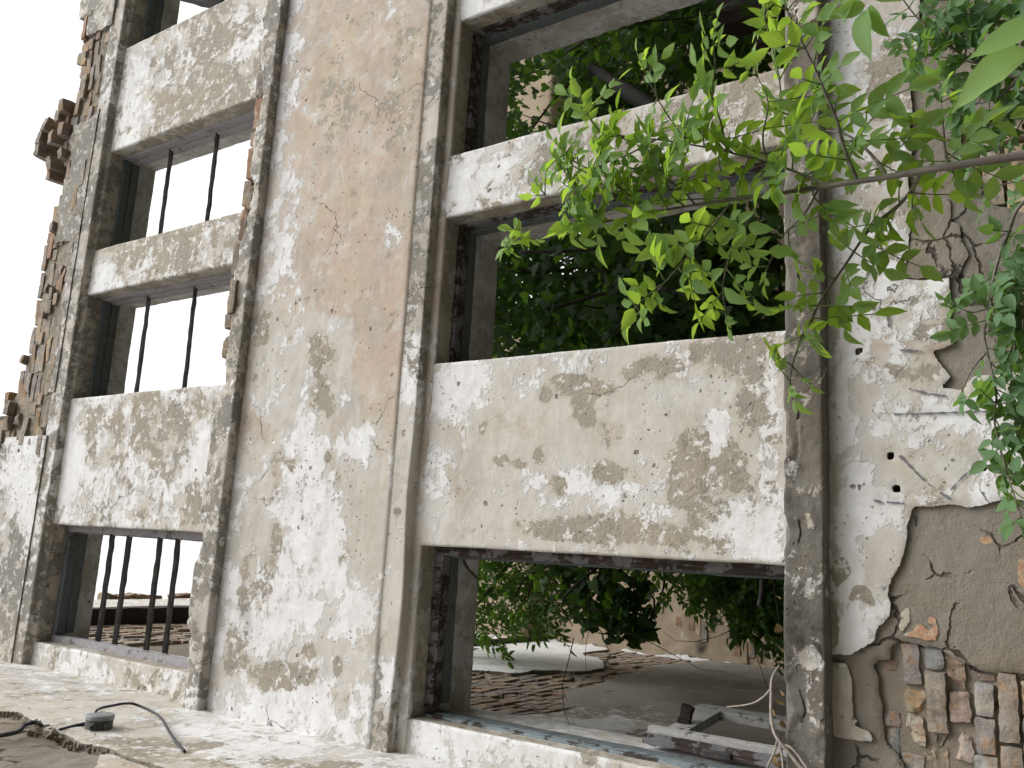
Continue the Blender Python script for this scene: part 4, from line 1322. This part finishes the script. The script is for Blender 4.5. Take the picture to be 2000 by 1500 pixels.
ground = mesh('ground', [(-60, -60, GZ), (60, -60, GZ), (60, 60, GZ), (-60, 60, GZ)], np.array([[0, 1, 2, 3]]), M['ground'])
tag(ground, kind='structure')
opp = thing('sky_blocker_wall', 'unseen dark wall added behind the camera to cut low sky light on the facade', 'wall', (1, -9.5, GZ))  # added out of view so the soffits get less low sky light
mesh('blocker_body', [(x, y, z) for x in (-16, 16) for y in (-9.3, -9.8) for z in (GZ - .1, 3.6)], np.array([[0, 1, 5, 4], [2, 6, 7, 3], [1, 3, 7, 5], [0, 4, 6, 2], [0, 2, 3, 1], [4, 5, 7, 6]]), M['ground'], opp, smooth=False)
mesh('blocker_cap', [(x, y, z) for x in (-16.05, 16.05) for y in (-9.22, -9.88) for z in (3.6, 3.72)], np.array([[0, 1, 5, 4], [2, 6, 7, 3], [1, 3, 7, 5], [0, 4, 6, 2], [0, 2, 3, 1], [4, 5, 7, 6]]), M['mortar'], opp, smooth=False)

# ------------------------------------------------------------------ foliage
def leaflet_template(shape='ash'):
    t = np.array([0, .10, .25, .42, .60, .76, .90, 1.0])
    w = np.array([.03, .24, .44, .50, .43, .29, .12, .0]) if shape == 'ash' else np.array([.03, .36, .50, .47, .42, .24, .10, .0])
    V, ve = [], []
    for k, (a, b) in enumerate(zip(t, w)):
        tooth = (.035 if k % 2 else -.03) if 1 < k < 7 else 0
        for s in (-1, 0, 1):
            V.append((a - (tooth * .4 if s else 0), s * (b + (tooth if s else 0)), abs(s) * b * .24 - .16 * a * a))
            ve.append(1.0 if s == 0 else 0.0)
    V = np.array(V)
    F_ = []
    for i in range(len(t) - 1):
        for j in (0, 1):
            F_.append([i * 3 + j, i * 3 + j + 1, (i + 1) * 3 + j + 1, (i + 1) * 3 + j])
    return V, np.array(F_), np.array(ve)


def lobed_template():
    a = np.linspace(-math.pi, math.pi, 29)[:-1]
    r = .42 + .10 * np.cos(3 * a) + .06 * np.cos(5 * a + .2) + .035 * np.cos(11 * a) + .05 * np.cos(a)
    V = [(.42, 0, 0)] + [(.42 + rr * math.cos(x), rr * math.sin(x) * 1.05, .10 * rr * abs(math.sin(x)) - .10 * (.42 + rr * math.cos(x)) ** 2) for x, rr in zip(a, r)]
    n = len(a)
    F_ = [[0, 1 + i, 1 + (i + 1) % n] for i in range(n)]
    return np.array(V), np.array(F_), np.zeros(n + 1)


ASH, OVATE, LOBED = leaflet_template(), leaflet_template('ovate'), lobed_template()
def light_template():
    V = np.array([(0, 0, 0), (.28, -.42, .1), (.28, 0, -.01), (.28, .42, .1), (.65, -.34, .03), (.65, 0, -.07), (.65, .34, .03), (1, 0, -.16)], float)
    return V, np.array([[0, 1, 2, 2], [0, 2, 3, 3], [1, 4, 5, 2], [2, 5, 6, 3], [4, 7, 5, 5], [5, 7, 6, 6]]), np.zeros(8)


def light2():
    V = np.array([(0, 0, 0), (.25, -.40, .09), (.25, 0, -.01), (.25, .40, .09), (.62, -.36, .03), (.62, 0, -.06), (.62, .36, .03), (1, 0, -.15)], float)
    T = np.array([[0, 1, 2], [0, 2, 3], [1, 4, 5], [1, 5, 2], [2, 5, 6], [2, 6, 3], [4, 7, 5], [5, 7, 6]])
    return V, T, np.zeros(8)


LIGHT = light2()


def nrm(v):
    return v / (np.linalg.norm(v, axis=-1, keepdims=True) + 1e-9)


def leaves(name, Bp, D, Nn, L, Wr, tint, mat, parent, tmpl):
    Bp, D, Nn, L, tint = [np.asarray(a, float) for a in (Bp, D, Nn, L, tint)]
    D = nrm(D)
    S = nrm(np.cross(Nn, D))
    Z = np.cross(D, S)
    T, F_, ve = tmpl
    bend = 1 + .5 * rng.normal(size=len(Bp))
    V = Bp[:, None] + (T[None, :, 0:1] * D[:, None] + T[None, :, 1:2] * Wr * 1.0 * S[:, None] + T[None, :, 2:3] * bend[:, None, None] * Z[:, None]) * L[:, None, None]
    n, m = len(Bp), len(T)
    fa = (F_[None] + (np.arange(n) * m)[:, None, None]).reshape(-1, F_.shape[1])
    return mesh(name, V.reshape(-1, 3), fa, mat, parent, {'tint': np.repeat(tint, m), 'vein': np.tile(ve, n), 'blade': np.tile(np.column_stack([T[:, 0], np.abs(T[:, 1]), np.zeros(m), np.ones(m)]), (n, 1))}, smooth=True)


class Leaves:
    def __init__(s):
        s.B, s.D, s.N, s.L, s.T, s.tw = [], [], [], [], [], []

    def compound(s, base, d, up, pairs, pet, ll, tint, term=True, twr=.0016):
        """A pinnate leaf: petiole, opposite leaflets, one at the tip."""
        d = nrm(np.array(d, float))
        up = np.array(up, float)
        side = nrm(np.cross(up, d))
        up = np.cross(d, side)
        sp = ll * rng.uniform(.42, .6)
        tot = pet + sp * pairs
        droop = rng.uniform(.05, .35)
        pts = [base + d * t * tot - np.array([0, 0, 1]) * droop * tot * t * t for t in np.linspace(0, 1, 5)]
        s.tw.append((pts, np.linspace(twr * 1.25, twr * .7, 5)))
        P = np.array(pts)

        def at(t):
            i = min(3, int(t * 4))
            f = t * 4 - i
            return P[i] * (1 - f) + P[i + 1] * f
        for k in range(pairs):
            t = (pet + sp * k) / tot
            q = at(t)
            sz = ll * (.72 + .28 * min(1, (k + 1) / max(1, pairs - 1))) * rng.uniform(.8, 1.1)
            for sg in (-1, 1):
                dd = d * rng.uniform(.45, .75) + side * sg + np.array([0, 0, -1]) * rng.uniform(-.1, .45) + rng.normal(size=3) * .12
                s.add(q, dd, up + rng.normal(size=3) * .25, sz, tint)
        if term:
            s.add(P[-1], d + np.array([0, 0, -.35]) + rng.normal(size=3) * .1, up + rng.normal(size=3) * .2, ll * rng.uniform(1.0, 1.25), tint)

    def add(s, b, d, n, l, t):
        s.B.append(b)
        s.D.append(d)
        s.N.append(n)
        s.L.append(l)
        s.T.append(np.clip(t + rng.normal() * .14, 0, 1))

    def build(s, name, mat, parent, tmpl, wr, twig=None, seg=4):
        leaves(name, s.B, s.D, s.N, s.L, wr, s.T, mat, parent, tmpl)
        if twig and s.tw:
            tubes('leaf_stalks', s.tw, twig, parent, seg)


# --- the sapling in front of the wall (ash-leaved maple)
sap = thing('maple_sapling', 'bright green maple sapling, thin stem and feathery leaves spread in front of the windows', 'young tree', tuple(atY(2200, 270, -1.9)[:2]) + (GZ,))
stem_px = [(2330, 240, -1.95), (2150, 276, -1.93), (2000, 303, -1.9), (1835, 328, -1.9), (1730, 346, -1.88), (1610, 364, -1.86), (1520, 378, -1.86), (1400, 394, -1.88), (1300, 410, -1.9), (1200, 430, -1.92), (1110, 446, -1.95), (1035, 448, -1.98)]
stem = np.array([atY(*p) for p in stem_px])
low = np.array([stem[0] + np.array([.06, .02, -1.55]), stem[0] + np.array([.03, .0, -.8])])
low[0, 2] = GZ - .03
main = spline(np.vstack([low, stem]), 6)
rr = np.interp(np.arange(len(main)), [0, 14, 24, 36, 48, 60, len(main)], [.016, .012, .0095, .007, .005, .003, .0013])
tubes('trunk', [(main, rr)], M['bark'], sap, 9, .03)
BRN = [  # (pixel path with distance behind the facade plane, radius, leafiness)
    ([(1674, 352, -1.87), (1650, 294, -1.9), (1634, 234, -1.95), (1610, 177, -2.0), (1580, 110, -2.02), (1556, 60, -2.05), (1538, 20, -2.08)], .0045, 1.0),
    ([(1732, 345, -1.88), (1700, 300, -1.8), (1655, 264, -1.75), (1600, 252, -1.7), (1540, 235, -1.7)], .0045, .8),
    ([(1618, 364, -1.86), (1560, 338, -1.85), (1500, 318, -1.85), (1400, 292, -1.88), (1300, 275, -1.92), (1205, 264, -1.95)], .004, 1.1),
    ([(1799, 335, -1.9), (1784, 366, -1.8), (1754, 402, -1.75), (1700, 446, -1.7), (1649, 520, -1.72), (1607, 580, -1.75), (1586, 622, -1.78), (1553, 694, -1.8), (1543, 745, -1.82)], .005, 1.0),
    ([(1425, 398, -1.88), (1410, 418, -1.9), (1374, 466, -1.95), (1329, 517, -1.98), (1287, 565, -2.0), (1250, 608, -2.02)], .0032, 1.0),
    ([(1475, 410, -1.87), (1450, 450, -1.85), (1425, 500, -1.85), (1412, 560, -1.86), (1417, 610, -1.88)], .003, .9),
    ([(1345, 284, -1.9), (1330, 262, -1.94), (1292, 206, -2.0), (1262, 146, -2.05)], .0028, 1.0),
    ([(1420, 298, -1.88), (1408, 240, -1.92), (1392, 190, -1.96), (1396, 130, -2.0), (1394, 90, -2.03)], .0028, .9),
    ([(1220, 268, -1.95), (1180, 262, -1.97), (1150, 230, -2.0), (1128, 190, -2.03)], .0026, 1.0),
    ([(1170, 436, -1.93), (1130, 420, -1.95), (1090, 405, -1.98), (1065, 380, -2.0)], .0024, .8),
    ([(1280, 414, -1.9), (1240, 390, -1.92), (1190, 350, -1.95), (1130, 320, -1.98), (1105, 300, -2.0)], .0028, 1.1),
    ([(1360, 402, -1.89), (1330, 370, -1.9), (1280, 340, -1.92), (1240, 330, -1.94)], .0026, 1.0),
    ([(1500, 320, -1.85), (1490, 270, -1.85), (1500, 200, -1.85), (1480, 150, -1.87)], .003, .8),
    ([(1600, 366, -1.86), (1570, 420, -1.82), (1530, 460, -1.8), (1500, 520, -1.8)], .003, .7),
    ([(1190, 432, -1.92), (1150, 400, -1.95), (1120, 360, -1.98), (1098, 330, -2.0)], .0024, 1.2),
    ([(1280, 273, -1.92), (1230, 300, -1.95), (1180, 320, -1.98), (1130, 350, -2.0), (1110, 385, -2.0)], .0026, 1.2),
    ([(1340, 404, -1.89), (1310, 380, -1.92), (1290, 330, -1.95), (1275, 300, -1.97)], .0024, 1.1),
    ([(1570, 245, -1.7), (1530, 200, -1.72), (1520, 140, -1.75), (1500, 60, -1.78), (1490, 10, -1.8)], .003, 1.0),
    ([(1850, 326, -1.9), (1845, 280, -1.8), (1843, 250, -1.78), (1838, 200, -1.76)], .003, .9),
]
lv, twl = Leaves(), []


def leafy(lv, path, rad, dens, ll, tl, step=.075, down=.25, cam=.5, twl=None):
    q = spline([atY(*p) for p in path], 7)
    if twl is not None:
        twl.append((q, np.linspace(rad, rad * .35, len(q))))
    seg = np.linalg.norm(np.diff(q, axis=0), axis=1)
    s = np.concatenate([[0], np.cumsum(seg)])
    n = max(2, int(s[-1] / step * dens))
    k = 0
    for t in np.linspace(s[-1] * .12, s[-1], n):
        b = np.array([np.interp(t, s, q[:, i]) for i in range(3)])
        i = min(len(q) - 2, np.searchsorted(s, t))
        tg = nrm(q[i + 1] - q[i])
        for sg in (1, -1):
            if rng.random() < .12:
                continue
            sd = nrm(np.cross(tg, (0, -1, 0)) * sg + rng.normal(size=3) * .45)
            if k % 2:
                sd = nrm(sd * .5 + rng.normal(size=3) * .6)
            d = nrm(tg * rng.uniform(.2, .8) + sd + np.array([0, 0, -down]))
            up = nrm(np.array([0, -cam, .75]) + rng.normal(size=3) * .35)
            young = t > s[-1] * .8
            lv.compound(b, d, up, 1 if young else int(rng.choice([1, 2, 2, 3, 3])), ll * rng.uniform(.3, .7), ll * (rng.uniform(.55, .9) if young else rng.uniform(.75, 1.1)), np.clip(tl + (.3 if young else 0) + rng.normal() * .15, 0, 1))
        k += 1
    lv.compound(b, tg, nrm(np.array([0, -.5, .7])), 2, ll * .3, ll * .6, min(1, tl + .35))


for path, rad, dens in BRN:
    leafy(lv, path, rad, dens, .058, .6, step=.043, twl=twl)
leafy(lv, [(1430, 390, -1.88), (1300, 410, -1.9), (1200, 430, -1.92), (1110, 446, -1.95), (1030, 448, -1.98)], .001, .9, .07, .7, twl=None)
leafy(lv, [(1010, 455, -1.99), (1000, 468, -2.0), (990, 480, -2.0)], .001, 1.5, .034, .95, twl=None)
tubes('branch', twl, M['bark'], sap, 6)
lv.build('crown', M['leaf'], sap, ASH, .50, M['green_twig'])
# the few large leaves close to the lens grow on a shoot of the same plant
near = Leaves()
for (x, y, Y, dx, dy, L, tn) in ((2012, 100, -2.72, -120, 78, .100, 1.0), (2035, 40, -2.75, -95, 45, .080, .9), (1690, 20, -2.2, 0, 130, .105, .5), (1690, 10, -2.2, -75, 20, .065, .55), (1695, 15, -2.2, 60, 90, .085, .5), (1680, -30, -2.2, -40, 70, .08, .5), (1700, -40, -2.2, 60, 60, .08, .45)):
    a, b = atY(x, y, Y), atY(x + dx, y + dy, Y)
    view = nrm(CAM - a)
    near.add(a, nrm(b - a), nrm(np.array([.15, -.92, .45]) + rng.normal(size=3) * .06) if x > 1900 else nrm(view + np.array([0, 0, 1.0]) + rng.normal(size=3) * .15), L, tn)
near.build('near_leaves', M['leaf'], sap, OVATE, .50)
tubes('near_shoot', [(spline([atY(2120, 20, -2.7), atY(2060, 60, -2.72), atY(2010, 98, -2.72)], 5), .0025), (spline([atY(1900, -160, -2.2), atY(1760, -80, -2.2), atY(1660, -35, -2.2), atY(1640, -20, -2.2)], 5), .003)], M['green_twig'], sap, 6)

# --- the shoots hanging nearer the wall on the right of the photo
clm = thing('wall_creeper', 'dull green leafy shoots trailing down over the bare render and bricks of the lower wall', 'creeper', tuple(atY(2150, 200, -1.0)[:2]) + (GZ,))
lv, twl = Leaves(), []
for path, rad, dens in (
        ([(2080, 330, -1.1), (1994, 400, -1.05), (1970, 454, -1.0), (1946, 520, -1.0), (1937, 568, -1.0), (1934, 610, -1.0), (1922, 649, -1.0), (1931, 700, -1.02), (1946, 769, -1.05), (1942, 820, -1.08), (1955, 880, -1.1), (1975, 950, -1.15), (1995, 1010, -1.2)], .0055, .85),
        ([(2100, 470, -1.0), (2020, 560, -1.0), (1985, 660, -1.0), (1975, 760, -1.02), (1990, 850, -1.05)], .004, .8),
        ([(2080, 130, -1.0), (1990, 150, -1.0), (1930, 130, -1.0), (1862, 96, -1.02), (1793, 36, -1.05), (1750, -20, -1.1)], .0055, 1.1),
        ([(2080, 60, -1.0), (1980, 50, -1.0), (1900, 30, -1.0), (1830, 0, -1.0)], .004, 1.1),
        ([(1990, 152, -1.0), (1950, 190, -.95), (1900, 200, -.9), (1850, 170, -.9), (1800, 150, -.9)], .004, 1.1),
        ([(2080, 240, -1.0), (1990, 230, -.95), (1930, 240, -.9), (1880, 270, -.85)], .004, 1.0),
        ([(2060, 700, -1.0), (2010, 780, -1.02), (1985, 860, -1.05), (1960, 930, -1.1)], .003, .9),
        ([(1946, 520, -1.0), (1980, 560, -1.0), (2000, 620, -1.0)], .003, 1.0),
        ([(2080, 180, -1.0), (2000, 110, -1.0), (1940, 70, -1.02), (1890, 40, -1.04)], .004, 1.1),
        ([(1930, 130, -1.0), (1890, 120, -1.0), (1830, 110, -1.0), (1770, 100, -1.02)], .003, 1.1),
        ([(1950, 190, -.95), (1930, 250, -.95), (1900, 300, -.95)], .003, 1.0),
        ([(2060, 340, -.9), (1960, 360, -.85), (1900, 375, -.8)], .003, .8),
        ([(1935, 600, -1.0), (1900, 610, -1.0), (1870, 600, -1.02)], .003, .9),
        ([(1925, 690, -1.02), (1900, 720, -1.05), (1880, 760, -1.08)], .003, .8)):
    leafy(lv, path, rad, dens, .060, .5, step=.041, down=.25, cam=.7, twl=twl)
tubes('stem', twl, M['bark'], clm, 6)
lv.build('foliage', M['leaf_mid'], clm, OVATE, .55, M['green_twig'])

# --- dry twigs and the pale shoot on the sill of the first window
dt = tubes('dry_vine_stem', [(spline([atY(1522, 1300, .12), atY(1508, 1325, .05), atY(1506, 1360, -.02), atY(1506, 1400, -.08), atY(1512, 1430, -.12), atY(1524, 1450, -.13), atY(1545, 1475, -.13), atY(1575, 1510, -.14), atY(1660, 1580, -.18)], 6), np.linspace(.0055, .008, 49)),
                             (spline([atY(1507, 1344, 0), atY(1490, 1362, .06), atY(1465, 1375, .10), atY(1420, 1381, .15)], 6), np.linspace(.0055, .003, 19)),
                             (spline([atY(1518, 1446, -.12), atY(1512, 1470, -.12), atY(1500, 1495, -.13), atY(1485, 1540, -.14)], 6), .0045),
                             (spline([atY(1522, 1452, -.12), atY(1528, 1480, -.13), atY(1532, 1530, -.14)], 6), .005),
                             (spline([atY(1524, 1452, -.12), atY(1550, 1465, -.13), atY(1590, 1520, -.14)], 6), .005)], M['twig'], None, 7, .05)
tag(dt, 'pale bare climbing stem with thin roots hooked over the sill beside the open casement', 'dry vine')
tw = []
for k in range(14):
    a = np.array([rng.uniform(-.55, -.05), rng.uniform(.6, 1.6), rng.uniform(1.3, 2.9)])
    pts = [a]
    d = nrm(rng.normal(size=3) + np.array([0, 0, .5]))
    for j in range(6):
        d = nrm(d + rng.normal(size=3) * .28)
        pts.append(pts[-1] + d * .14)
    tw.append((pts, np.linspace(.0035, .001, 7)))
# --- dry leaves caught on the sill
lv = Leaves()
for x, y in ((1514, 1395), (1520, 1375), (1505, 1425), (1522, 1410), (1516, 1440), (1522, 1460), (1512, 1475), (1526, 1495), (1518, 1490), (1524, 1350), (1521, 1265), (1523, 1165), (1521, 1235), (1524, 1150)):
    lv.add(atY(x, y, rng.uniform(-.03, .12)), rng.normal(size=3), rng.normal(size=3), rng.uniform(.025, .05), .4)
lv.build('dry_leaves', M['dryleaf'], None, OVATE, .9)
tag(bpy.data.objects['dry_leaves'], 'tan dry leaves caught behind the sill ledge beside the pale vine stem', 'dry leaves', kind='stuff')


# --- trees and vines growing inside the ruin
def limb_net(root, ends, r0):
    out = []
    for e in ends:
        m = (root + e) / 2 + rng.normal(size=3) * .18
        m2 = root * .75 + e * .25 + rng.normal(size=3) * .08
        m3 = root * .2 + e * .8 + rng.normal(size=3) * .12
        q = spline([root, m2, m, m3, e], 4)
        out.append((q, np.linspace(r0, r0 * .18, len(q))))
    return out


def crown(lv, blobs, n, ll, tl, pairs=(2, 3), hang=.4, twl=None, gaps=.0):
    for (c, r, w) in blobs:
        c, r = np.array(c, float), np.array(r, float)
        m = int(n * w)
        for _ in range(m):
            u = nrm(rng.normal(size=3)) * rng.random() ** (1 / 2.4)
            p = c + u * r
            if gaps and fbm(p[None], 1.6, 2, 5)[0] < gaps - .35:
                continue
            if p[1] < .62 or p[1] > 6.0 or p[0] < XR + .03:
                continue
            d = nrm(u * .6 + rng.normal(size=3) * .7 + np.array([0, 0, -hang]))
            up = nrm(np.array([0, -.25, 1.0]) + rng.normal(size=3) * .5)
            lv.compound(p, d, up, int(rng.choice(pairs)), ll * .5, ll * rng.uniform(.75, 1.2), np.clip(tl + rng.normal() * .22, 0, 1))


mp = thing('maple_tree', 'dense green maple whose feathery boughs hang across the sandy back wall inside the first window', 'tree', (.9, 3.6, GZ))
lv = Leaves()
crown(lv, [((-.15, 3.6, 5.35), (.85, .8, .75), .38), ((-.55, 3.7, 5.9), (.6, .8, .8), .22), ((-.45, 3.5, 4.75), (.35, .5, .55), .10), ((.6, 3.6, 5.2), (.8, .8, 1.1), .3)], 900, .085, .35)
root = np.array([.9, 3.6, 3.0])
tubes('trunk', [(spline([(.95, 3.65, GZ - .05), (.9, 3.6, .6), (.92, 3.62, 2.0), (.9, 3.6, 3.0), (.75, 3.6, 4.3), (.6, 3.6, 5.4)], 6), np.linspace(.11, .04, 31))], M['bark_dark'], mp, 9, .04)
tubes('branch', limb_net(np.array([.8, 3.6, 3.9]), [np.array(e) for e in ((-.5, 3.5, 5.0), (-.7, 3.7, 5.7), (-.2, 3.4, 5.6), (.1, 3.9, 5.9), (-.6, 3.4, 4.7), (.9, 3.4, 5.8), (.0, 3.3, 4.5))], .035), M['bark_dark'], mp, 6)
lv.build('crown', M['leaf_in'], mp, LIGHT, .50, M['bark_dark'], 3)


def vine(name, label, blobs, n, strands, ll, root, tl=.35, tdir=(0, -.5, .6)):
    v = thing(name, label, 'climbing vine', (root[0], root[1], GZ))
    B_, D_, N_, L_, T_ = [], [], [], [], []
    for (c, r, w) in blobs:
        c, r = np.array(c, float), np.array(r, float)
        m = int(n * w)
        u = nrm(rng.normal(size=(m, 3))) * (rng.random((m, 1)) ** (1 / 2.6))
        p = c + u * r
        ok = (p[:, 1] > .62) & (p[:, 1] < 6.05) & (p[:, 0] > XR + .03) & (fbm(p, 1.9, 3, 4) > -.30)
        pp = proj(p)
        for gx, gy, gr, gs in ((1055, 200, 48, 62), (1100, 520, 16, 42), (1133, 442, 16, 14), (1245, 185, 14, 14)):
            ok &= (np.hypot((pp[:, 0] - gx) / gr, (pp[:, 1] - gy) / gs) + fbm(p, 6, 3) * .9 > 1) | (rng.random(len(p)) < .10)
        p, u = p[ok], u[ok]
        B_.append(p)
        D_.append(rng.normal(size=p.shape) * .7 + np.array([0, 0, -.7]))
        N_.append(np.array(tdir) + u * .5 + rng.normal(size=p.shape) * .5)
        L_.append(ll * rng.uniform(.6, 1.25, len(p)))
        T_.append(np.clip(tl + rng.normal(size=len(p)) * .25, 0, 1))
    tw = []
    for (a, b, sag) in strands:
        a, b = np.array(a, float), np.array(b, float)
        q = spline([a, a * .6 + b * .4 + rng.normal(size=3) * .1 + np.array([0, 0, sag]), a * .25 + b * .75 + rng.normal(size=3) * .08, b], 7)
        tw.append((q, np.linspace(.014, .004, len(q))))
        k = max(8, int(np.linalg.norm(b - a) / .045))
        idx = rng.integers(3, len(q), k)
        p = q[idx] + rng.normal(size=(k, 3)) * .05
        B_.append(p)
        D_.append(rng.normal(size=p.shape) * .6 + np.array([0, 0, -.9]))
        N_.append(np.array([0, -.7, .5]) + rng.normal(size=p.shape) * .45)
        L_.append(ll * rng.uniform(.6, 1.1, k))
        T_.append(np.clip(tl + rng.normal(size=k) * .2, 0, 1))
    base = spline([(root[0], root[1], GZ - .05), (root[0] + .1, root[1], (GZ + root[2]) / 2), root], 6)
    tubes('trunk', [(base, np.linspace(.06, .035, len(base)))], M['bark_dark'], v, 8, .05)
    tubes('stem', tw + limb_net(np.array(root, float), [np.array(c) + rng.normal(size=3) * np.array(r) * .55 for c, r, w in blobs for _ in range(5)], .025), M['bark_dark'], v, 6)
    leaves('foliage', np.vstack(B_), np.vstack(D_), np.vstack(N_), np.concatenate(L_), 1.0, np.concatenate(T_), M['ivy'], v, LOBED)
    return v


vine('grape_vine', 'broad-leaved dark vine hanging in ragged strands at the middle of the first window', [((-.25, 2.9, 3.75), (.28, .35, .5), .55), ((-.46, 2.85, 3.50), (.17, .28, .40), .55), ((-.58, 2.8, 3.35), (.10, .18, .22), .14), ((.1, 2.8, 3.7), (.35, .35, .6), .6), ((.5, 2.9, 4.0), (.5, .5, .9), .7)], 230,
     [((.5, 2.8, 4.6), (-.55, 2.7, 3.75), .15), ((.4, 2.8, 4.2), (-.62, 2.75, 3.55), .1), ((.3, 2.8, 4.0), (-.5, 2.7, 3.3), .1), ((.6, 2.8, 3.6), (-.2, 2.7, 3.2), .1)], .12, (.7, 2.9, 3.2))
vine('window_vine', 'deep shade-green vine that fills the two larger paired windows behind the sapling', [((2.5, 2.6, 3.2), (1.3, .9, 1.3), .9), ((2.3, 3.2, 4.7), (1.0, 1.0, 1.2), .7), ((3.6, 3.4, 4.5), (1.0, 1.2, 1.4), .6), ((1.7, 2.0, 2.6), (.6, .6, .8), .4), ((2.9, 4.8, 5.6), (2.0, .8, 1.4), 1.2), ((2.2, 4.6, 4.0), (1.6, .8, 1.6), 1.0), ((3.1, 3.0, 6.3), (1.3, 1.9, .7), 1.1)], 2600,  # last blob: unseen canopy added only to darken these windows
     [((2.6, 1.6, 4.0), (2.4, 1.5, 1.9), .1), ((2.2, 1.3, 3.6), (2.1, 1.25, 1.7), .1), ((1.7, 1.2, 3.2), (1.65, 1.1, 1.5), .1), ((3.0, 1.6, 3.0), (2.9, 1.5, 1.5), .1)], .105, (2.6, 3.2, 2.2), .3)
vine('courtyard_vine', 'leafy vine round the black fallen beam inside the window at the picture edge', [((5.2, 3.0, 3.3), (1.1, .9, 1.4), .9), ((5.6, 4.2, 5.6), (1.6, 1.0, 1.5), .8), ((4.4, 2.2, 2.4), (.7, .6, 1.0), .5), ((4.3, 3.4, 4.2), (.8, .8, 1.2), .6), ((6.2, 4.9, 5.2), (1.6, .7, 1.4), .7), ((5.4, 2.9, 6.4), (1.8, 1.9, .7), 1.3)], 2300,  # highest blob is another out-of-view canopy, added to shade the leaves below
     [((4.4, 1.8, 3.8), (4.2, 1.6, 2.0), .1), ((5.0, 1.8, 4.4), (4.8, 1.7, 2.6), .1), ((3.9, 1.5, 3.4), (3.7, 1.4, 1.8), .1)], .105, (5.2, 3.2, 2.0), .34)
sh = thing('elder_shrub', 'dark feathery shrub crowding the corner of the first window above the sill', 'shrub', (-.15, 1.3, GZ))
lv = Leaves()
crown(lv, [((-.12, 1.3, 1.55), (.28, .4, .65), .7), ((-.32, 1.25, 1.35), (.22, .35, .35), .25), ((.15, 1.5, 2.1), (.4, .5, .7), .5), ((-.05, 1.9, 2.2), (.25, .4, .5), .4), ((.0, 1.7, 1.9), (.3, .5, .6), .5), ((-.24, 1.25, 1.5), (.2, .3, .42), .5)], 620, .058, .22, (2, 3, 3))
tubes('stem', tw + limb_net(np.array([-.1, 1.3, .4]), [np.array(e) for e in ((-.3, 1.2, 1.6), (0, 1.3, 2.0), (.2, 1.5, 2.3), (-.1, 1.6, 2.4))], .014) + [([(-.15, 1.3, GZ), (-.12, 1.3, -.6), (-.1, 1.3, .4)], .02)], M['bark_dark'], sh, 5)
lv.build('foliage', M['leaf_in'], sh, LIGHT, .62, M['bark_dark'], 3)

# ------------------------------------------------------------------ light, sky, camera
w = bpy.data.worlds.new('World')
SC.world = w
w.use_nodes = True
nt = w.node_tree
nt.nodes.clear()
out = nt.nodes.new('ShaderNodeOutputWorld')
bg = nt.nodes.new('ShaderNodeBackground')
sky = nt.nodes.new('ShaderNodeTexSky')
sky.sky_type = 'NISHITA'
sky.sun_disc = False
EL, AZ = math.radians(50), math.radians(132)
sky.sun_elevation = EL
sky.sun_rotation = AZ
sky.air_density = 1.6
sky.dust_density = 6.0
hs = nt.nodes.new('ShaderNodeHueSaturation')
hs.inputs['Saturation'].default_value = .10
hs.inputs['Value'].default_value = 1.0
ovc = nt.nodes.new('ShaderNodeMix')                 # an even layer of cloud over the clear-sky model
ovc.data_type = 'RGBA'
ovc.inputs[0].default_value = .62
ovc.inputs[7].default_value = (5.2, 5.25, 5.3, 1)
nt.links.new(sky.outputs[0], hs.inputs['Color'])
nt.links.new(hs.outputs[0], ovc.inputs[6])
nt.links.new(ovc.outputs[2], bg.inputs[0])
bg.inputs[1].default_value = .15
nt.links.new(bg.outputs[0], out.inputs[0])
sd = bpy.data.lights.new('sun', 'SUN')
sd.energy = 1.1
sd.angle = math.radians(38)
sd.color = (1.0, .994, .985)
so = link(bpy.data.objects.new('sun', sd))
# light comes from azimuth AZ (clockwise from +Y) at elevation EL
dirv = Vector((math.sin(AZ) * math.cos(EL), math.cos(AZ) * math.cos(EL), math.sin(EL)))
so.rotation_euler = dirv.to_track_quat('Z', 'Y').to_euler()

cam = bpy.data.cameras.new('camera')
cam.sensor_fit = 'HORIZONTAL'
cam.sensor_width = 36.0
cam.lens = F / 2000 * 36.0
cam.clip_start = .05
cam.clip_end = 500
co = link(bpy.data.objects.new('camera', cam))
Mx = Matrix.Identity(4)
for i in range(3):
    Mx[i][0], Mx[i][1], Mx[i][2] = B[i, 0], -B[i, 1], -B[i, 2]
    Mx[i][3] = CAM[i]
co.matrix_world = Mx
SC.camera = co
SC.view_settings.view_transform = 'Standard'
SC.view_settings.look = 'None'
SC.view_settings.exposure = .88
SC.view_settings.gamma = 1.0
SC.render.engine = 'CYCLES'
SC.cycles.max_bounces = 6
SC.cycles.diffuse_bounces = 3
SC.cycles.transmission_bounces = 4
